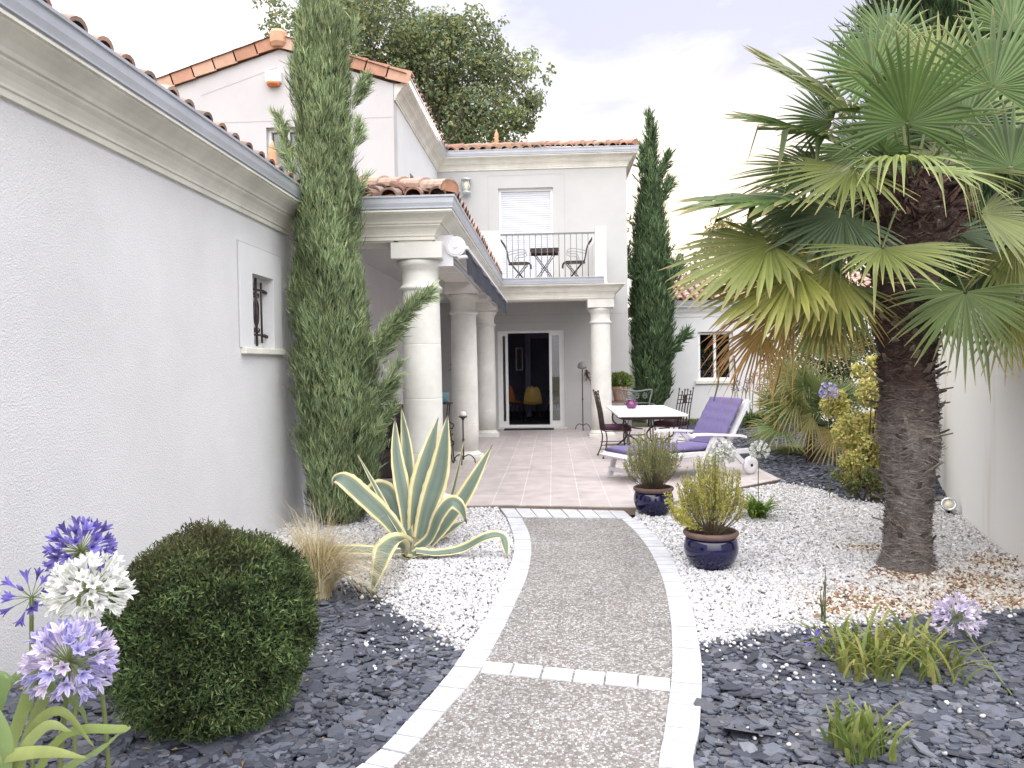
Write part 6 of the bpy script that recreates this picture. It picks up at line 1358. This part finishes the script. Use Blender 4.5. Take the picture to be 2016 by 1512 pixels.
FR += [
 (1700,395,.15,(-.8,.2,.3),(0,-.5,.85),.60,dict(spread=100,nseg=30,cols=G1)), (1870,330,.1,(.6,-.3,.4),(0,-.6,.8),.62,dict(spread=105,nseg=30,cols=G2)),
 (1740,300,.1,(-.4,-.2,-.4),(0,-.5,.85),.50,dict(spread=110,nseg=30,cols=G1)), (1900,240,.0,(.5,-.6,.1),(0,-.9,.5),.58,dict(spread=110,nseg=30,cols=G1)),
 (1650,350,.25,(-.9,.05,.2),(.1,-.5,.85),.66,dict(spread=100,nseg=30,cols=G1)), (1580,440,.2,(-.9,.35,.2),(.2,-.5,.85),.66,dict(spread=95,nseg=30,cols=G2)),
 (1620,500,.2,(-.7,.6,.2),(.2,-.7,.7),.62,dict(spread=95,nseg=30,cols=G1,tipc=(.45,.34,.12),tipf=.12)), (1960,260,.3,(.7,-.4,.2),(0,-.8,.6),.6,dict(spread=110,nseg=30,cols=LT)),
 (1880,460,.15,(.8,.3,.0),(0,-.6,.8),.6,dict(spread=100,nseg=30,cols=G1)), (1930,540,.1,(.8,.6,-.1),(0,-.8,.6),.6,dict(spread=100,nseg=30,cols=G1,tipc=(.42,.32,.12),tipf=.1)),
 (1830,560,.35,(.3,.9,.1),(0,-1,.3),.5,dict(spread=90,nseg=28,cols=G1,tipc=(.42,.30,.10),tipf=.14)), (1620,600,.25,(-.5,.8,.1),(.1,-1,.3),.52,dict(spread=90,nseg=28,cols=((.14,.17,.05),),tipc=(.50,.32,.08),tipf=.16)),
 (1750,90,.4,(-.1,-.9,.2),(0,-1,.2),.5,dict(spread=110,nseg=30,cols=G1)), (1990,60,.4,(.3,-.9,.2),(0,-1,.2),.55,dict(spread=110,nseg=30,cols=G1)),
]
for u, v, dy, ax, nn_, R_, kw in FR:
    frond(pm, CRN, PP_(u,v,dy), screen(*ax), (nn_[0], nn_[1], nn_[2]), R_, **kw)
# thin hanging dead stalks
m = MB()
for u0,v0,u1,v1 in ((1560,620,1525,770),(1445,700,1442,775),(1415,720,1405,790)): m.tube([PP_(u0,v0,-.2), PP_((u0+u1)/2+4,(v0+v1)/2,-.2), PP_(u1,v1,-.2)], [.006,.008,.004], 5, (.25,.18,.08))
m.build('dead_stalk', 'palm', pm)

# low fan palm in the far bed
FP = tuple(pz(1595,912)); fp = thing('small_fan_palm', 'small bushy fan palm with browning lower leaves in the far slate bed', 'palm tree', FP)
m = MB(); m.tube([(0,0,-.03),(0,0,.22),(.02,0,.5)], [.07,.06,.05], 12, (.10,.08,.06)); m.build('trunk', 'fibre', fp)
def FPX_(u, v, dy): return tuple(py(u, v, FP[1]+dy)-np.array(FP))
for i in range(26):
    a_ = i*2.4; el = rnd(-.2,1.1); d_ = Vector((math.cos(a_)*math.cos(el), math.sin(a_)*math.cos(el), math.sin(el))); hub = Vector((0,0,.5))+d_*rnd(.35,.75)
    brown = el < -.08; frond(fp, (0,0,.45), hub, d_, Vector((0,0,1))+Vector((rnd(-.4,.4),-.7,0)), rnd(.45,.62), spread=95, nseg=22, cols=(((.33,.26,.09),) if brown else ((.15,.20,.07),(.20,.24,.08),(.12,.17,.07))), tipc=(.38,.28,.10), tipf=.1, split=.4, droop=.12)
for (u,v,ax,c_) in ((1600,820,(-1,.2,-.1),(.27,.25,.09)),(1645,850,(-.3,1,-.3),(.34,.26,.09)),(1590,760,(-.7,-.5,-.2),(.18,.22,.07)),(1600,700,(.3,-1,0),(.15,.20,.07)),(1570,790,(-1,-.1,-.1),(.22,.24,.08)),(1560,740,(-.8,-.4,0),(.17,.21,.07)),(1650,700,(.3,-1,0),(.13,.18,.06))):
    frond(fp, (0,0,.45), FPX_(u,v,-.3), screen(*ax), (0,-1,.5), .58, spread=95, nseg=24, cols=(c_,), tipc=(.42,.30,.12), tipf=.12, split=.4, droop=.12)
# lawn strip and hedge base in the far gap
n = 16000; x_ = rng.uniform(2.8,6.5,n); y_ = rng.uniform(18.7,19.9,n); leaves('lawn', 'leaf', np.stack([x_,y_,0*x_-.03],1), np.tile([[0,0,1.]],(n,1))+rng.normal(0,.3,(n,3)), rdir(n), rng.uniform(.05,.12,n), np.full(n,.012), colmix(n, [(.12,.16,.05),(.16,.20,.06)]), kind='stuff', blade=True)
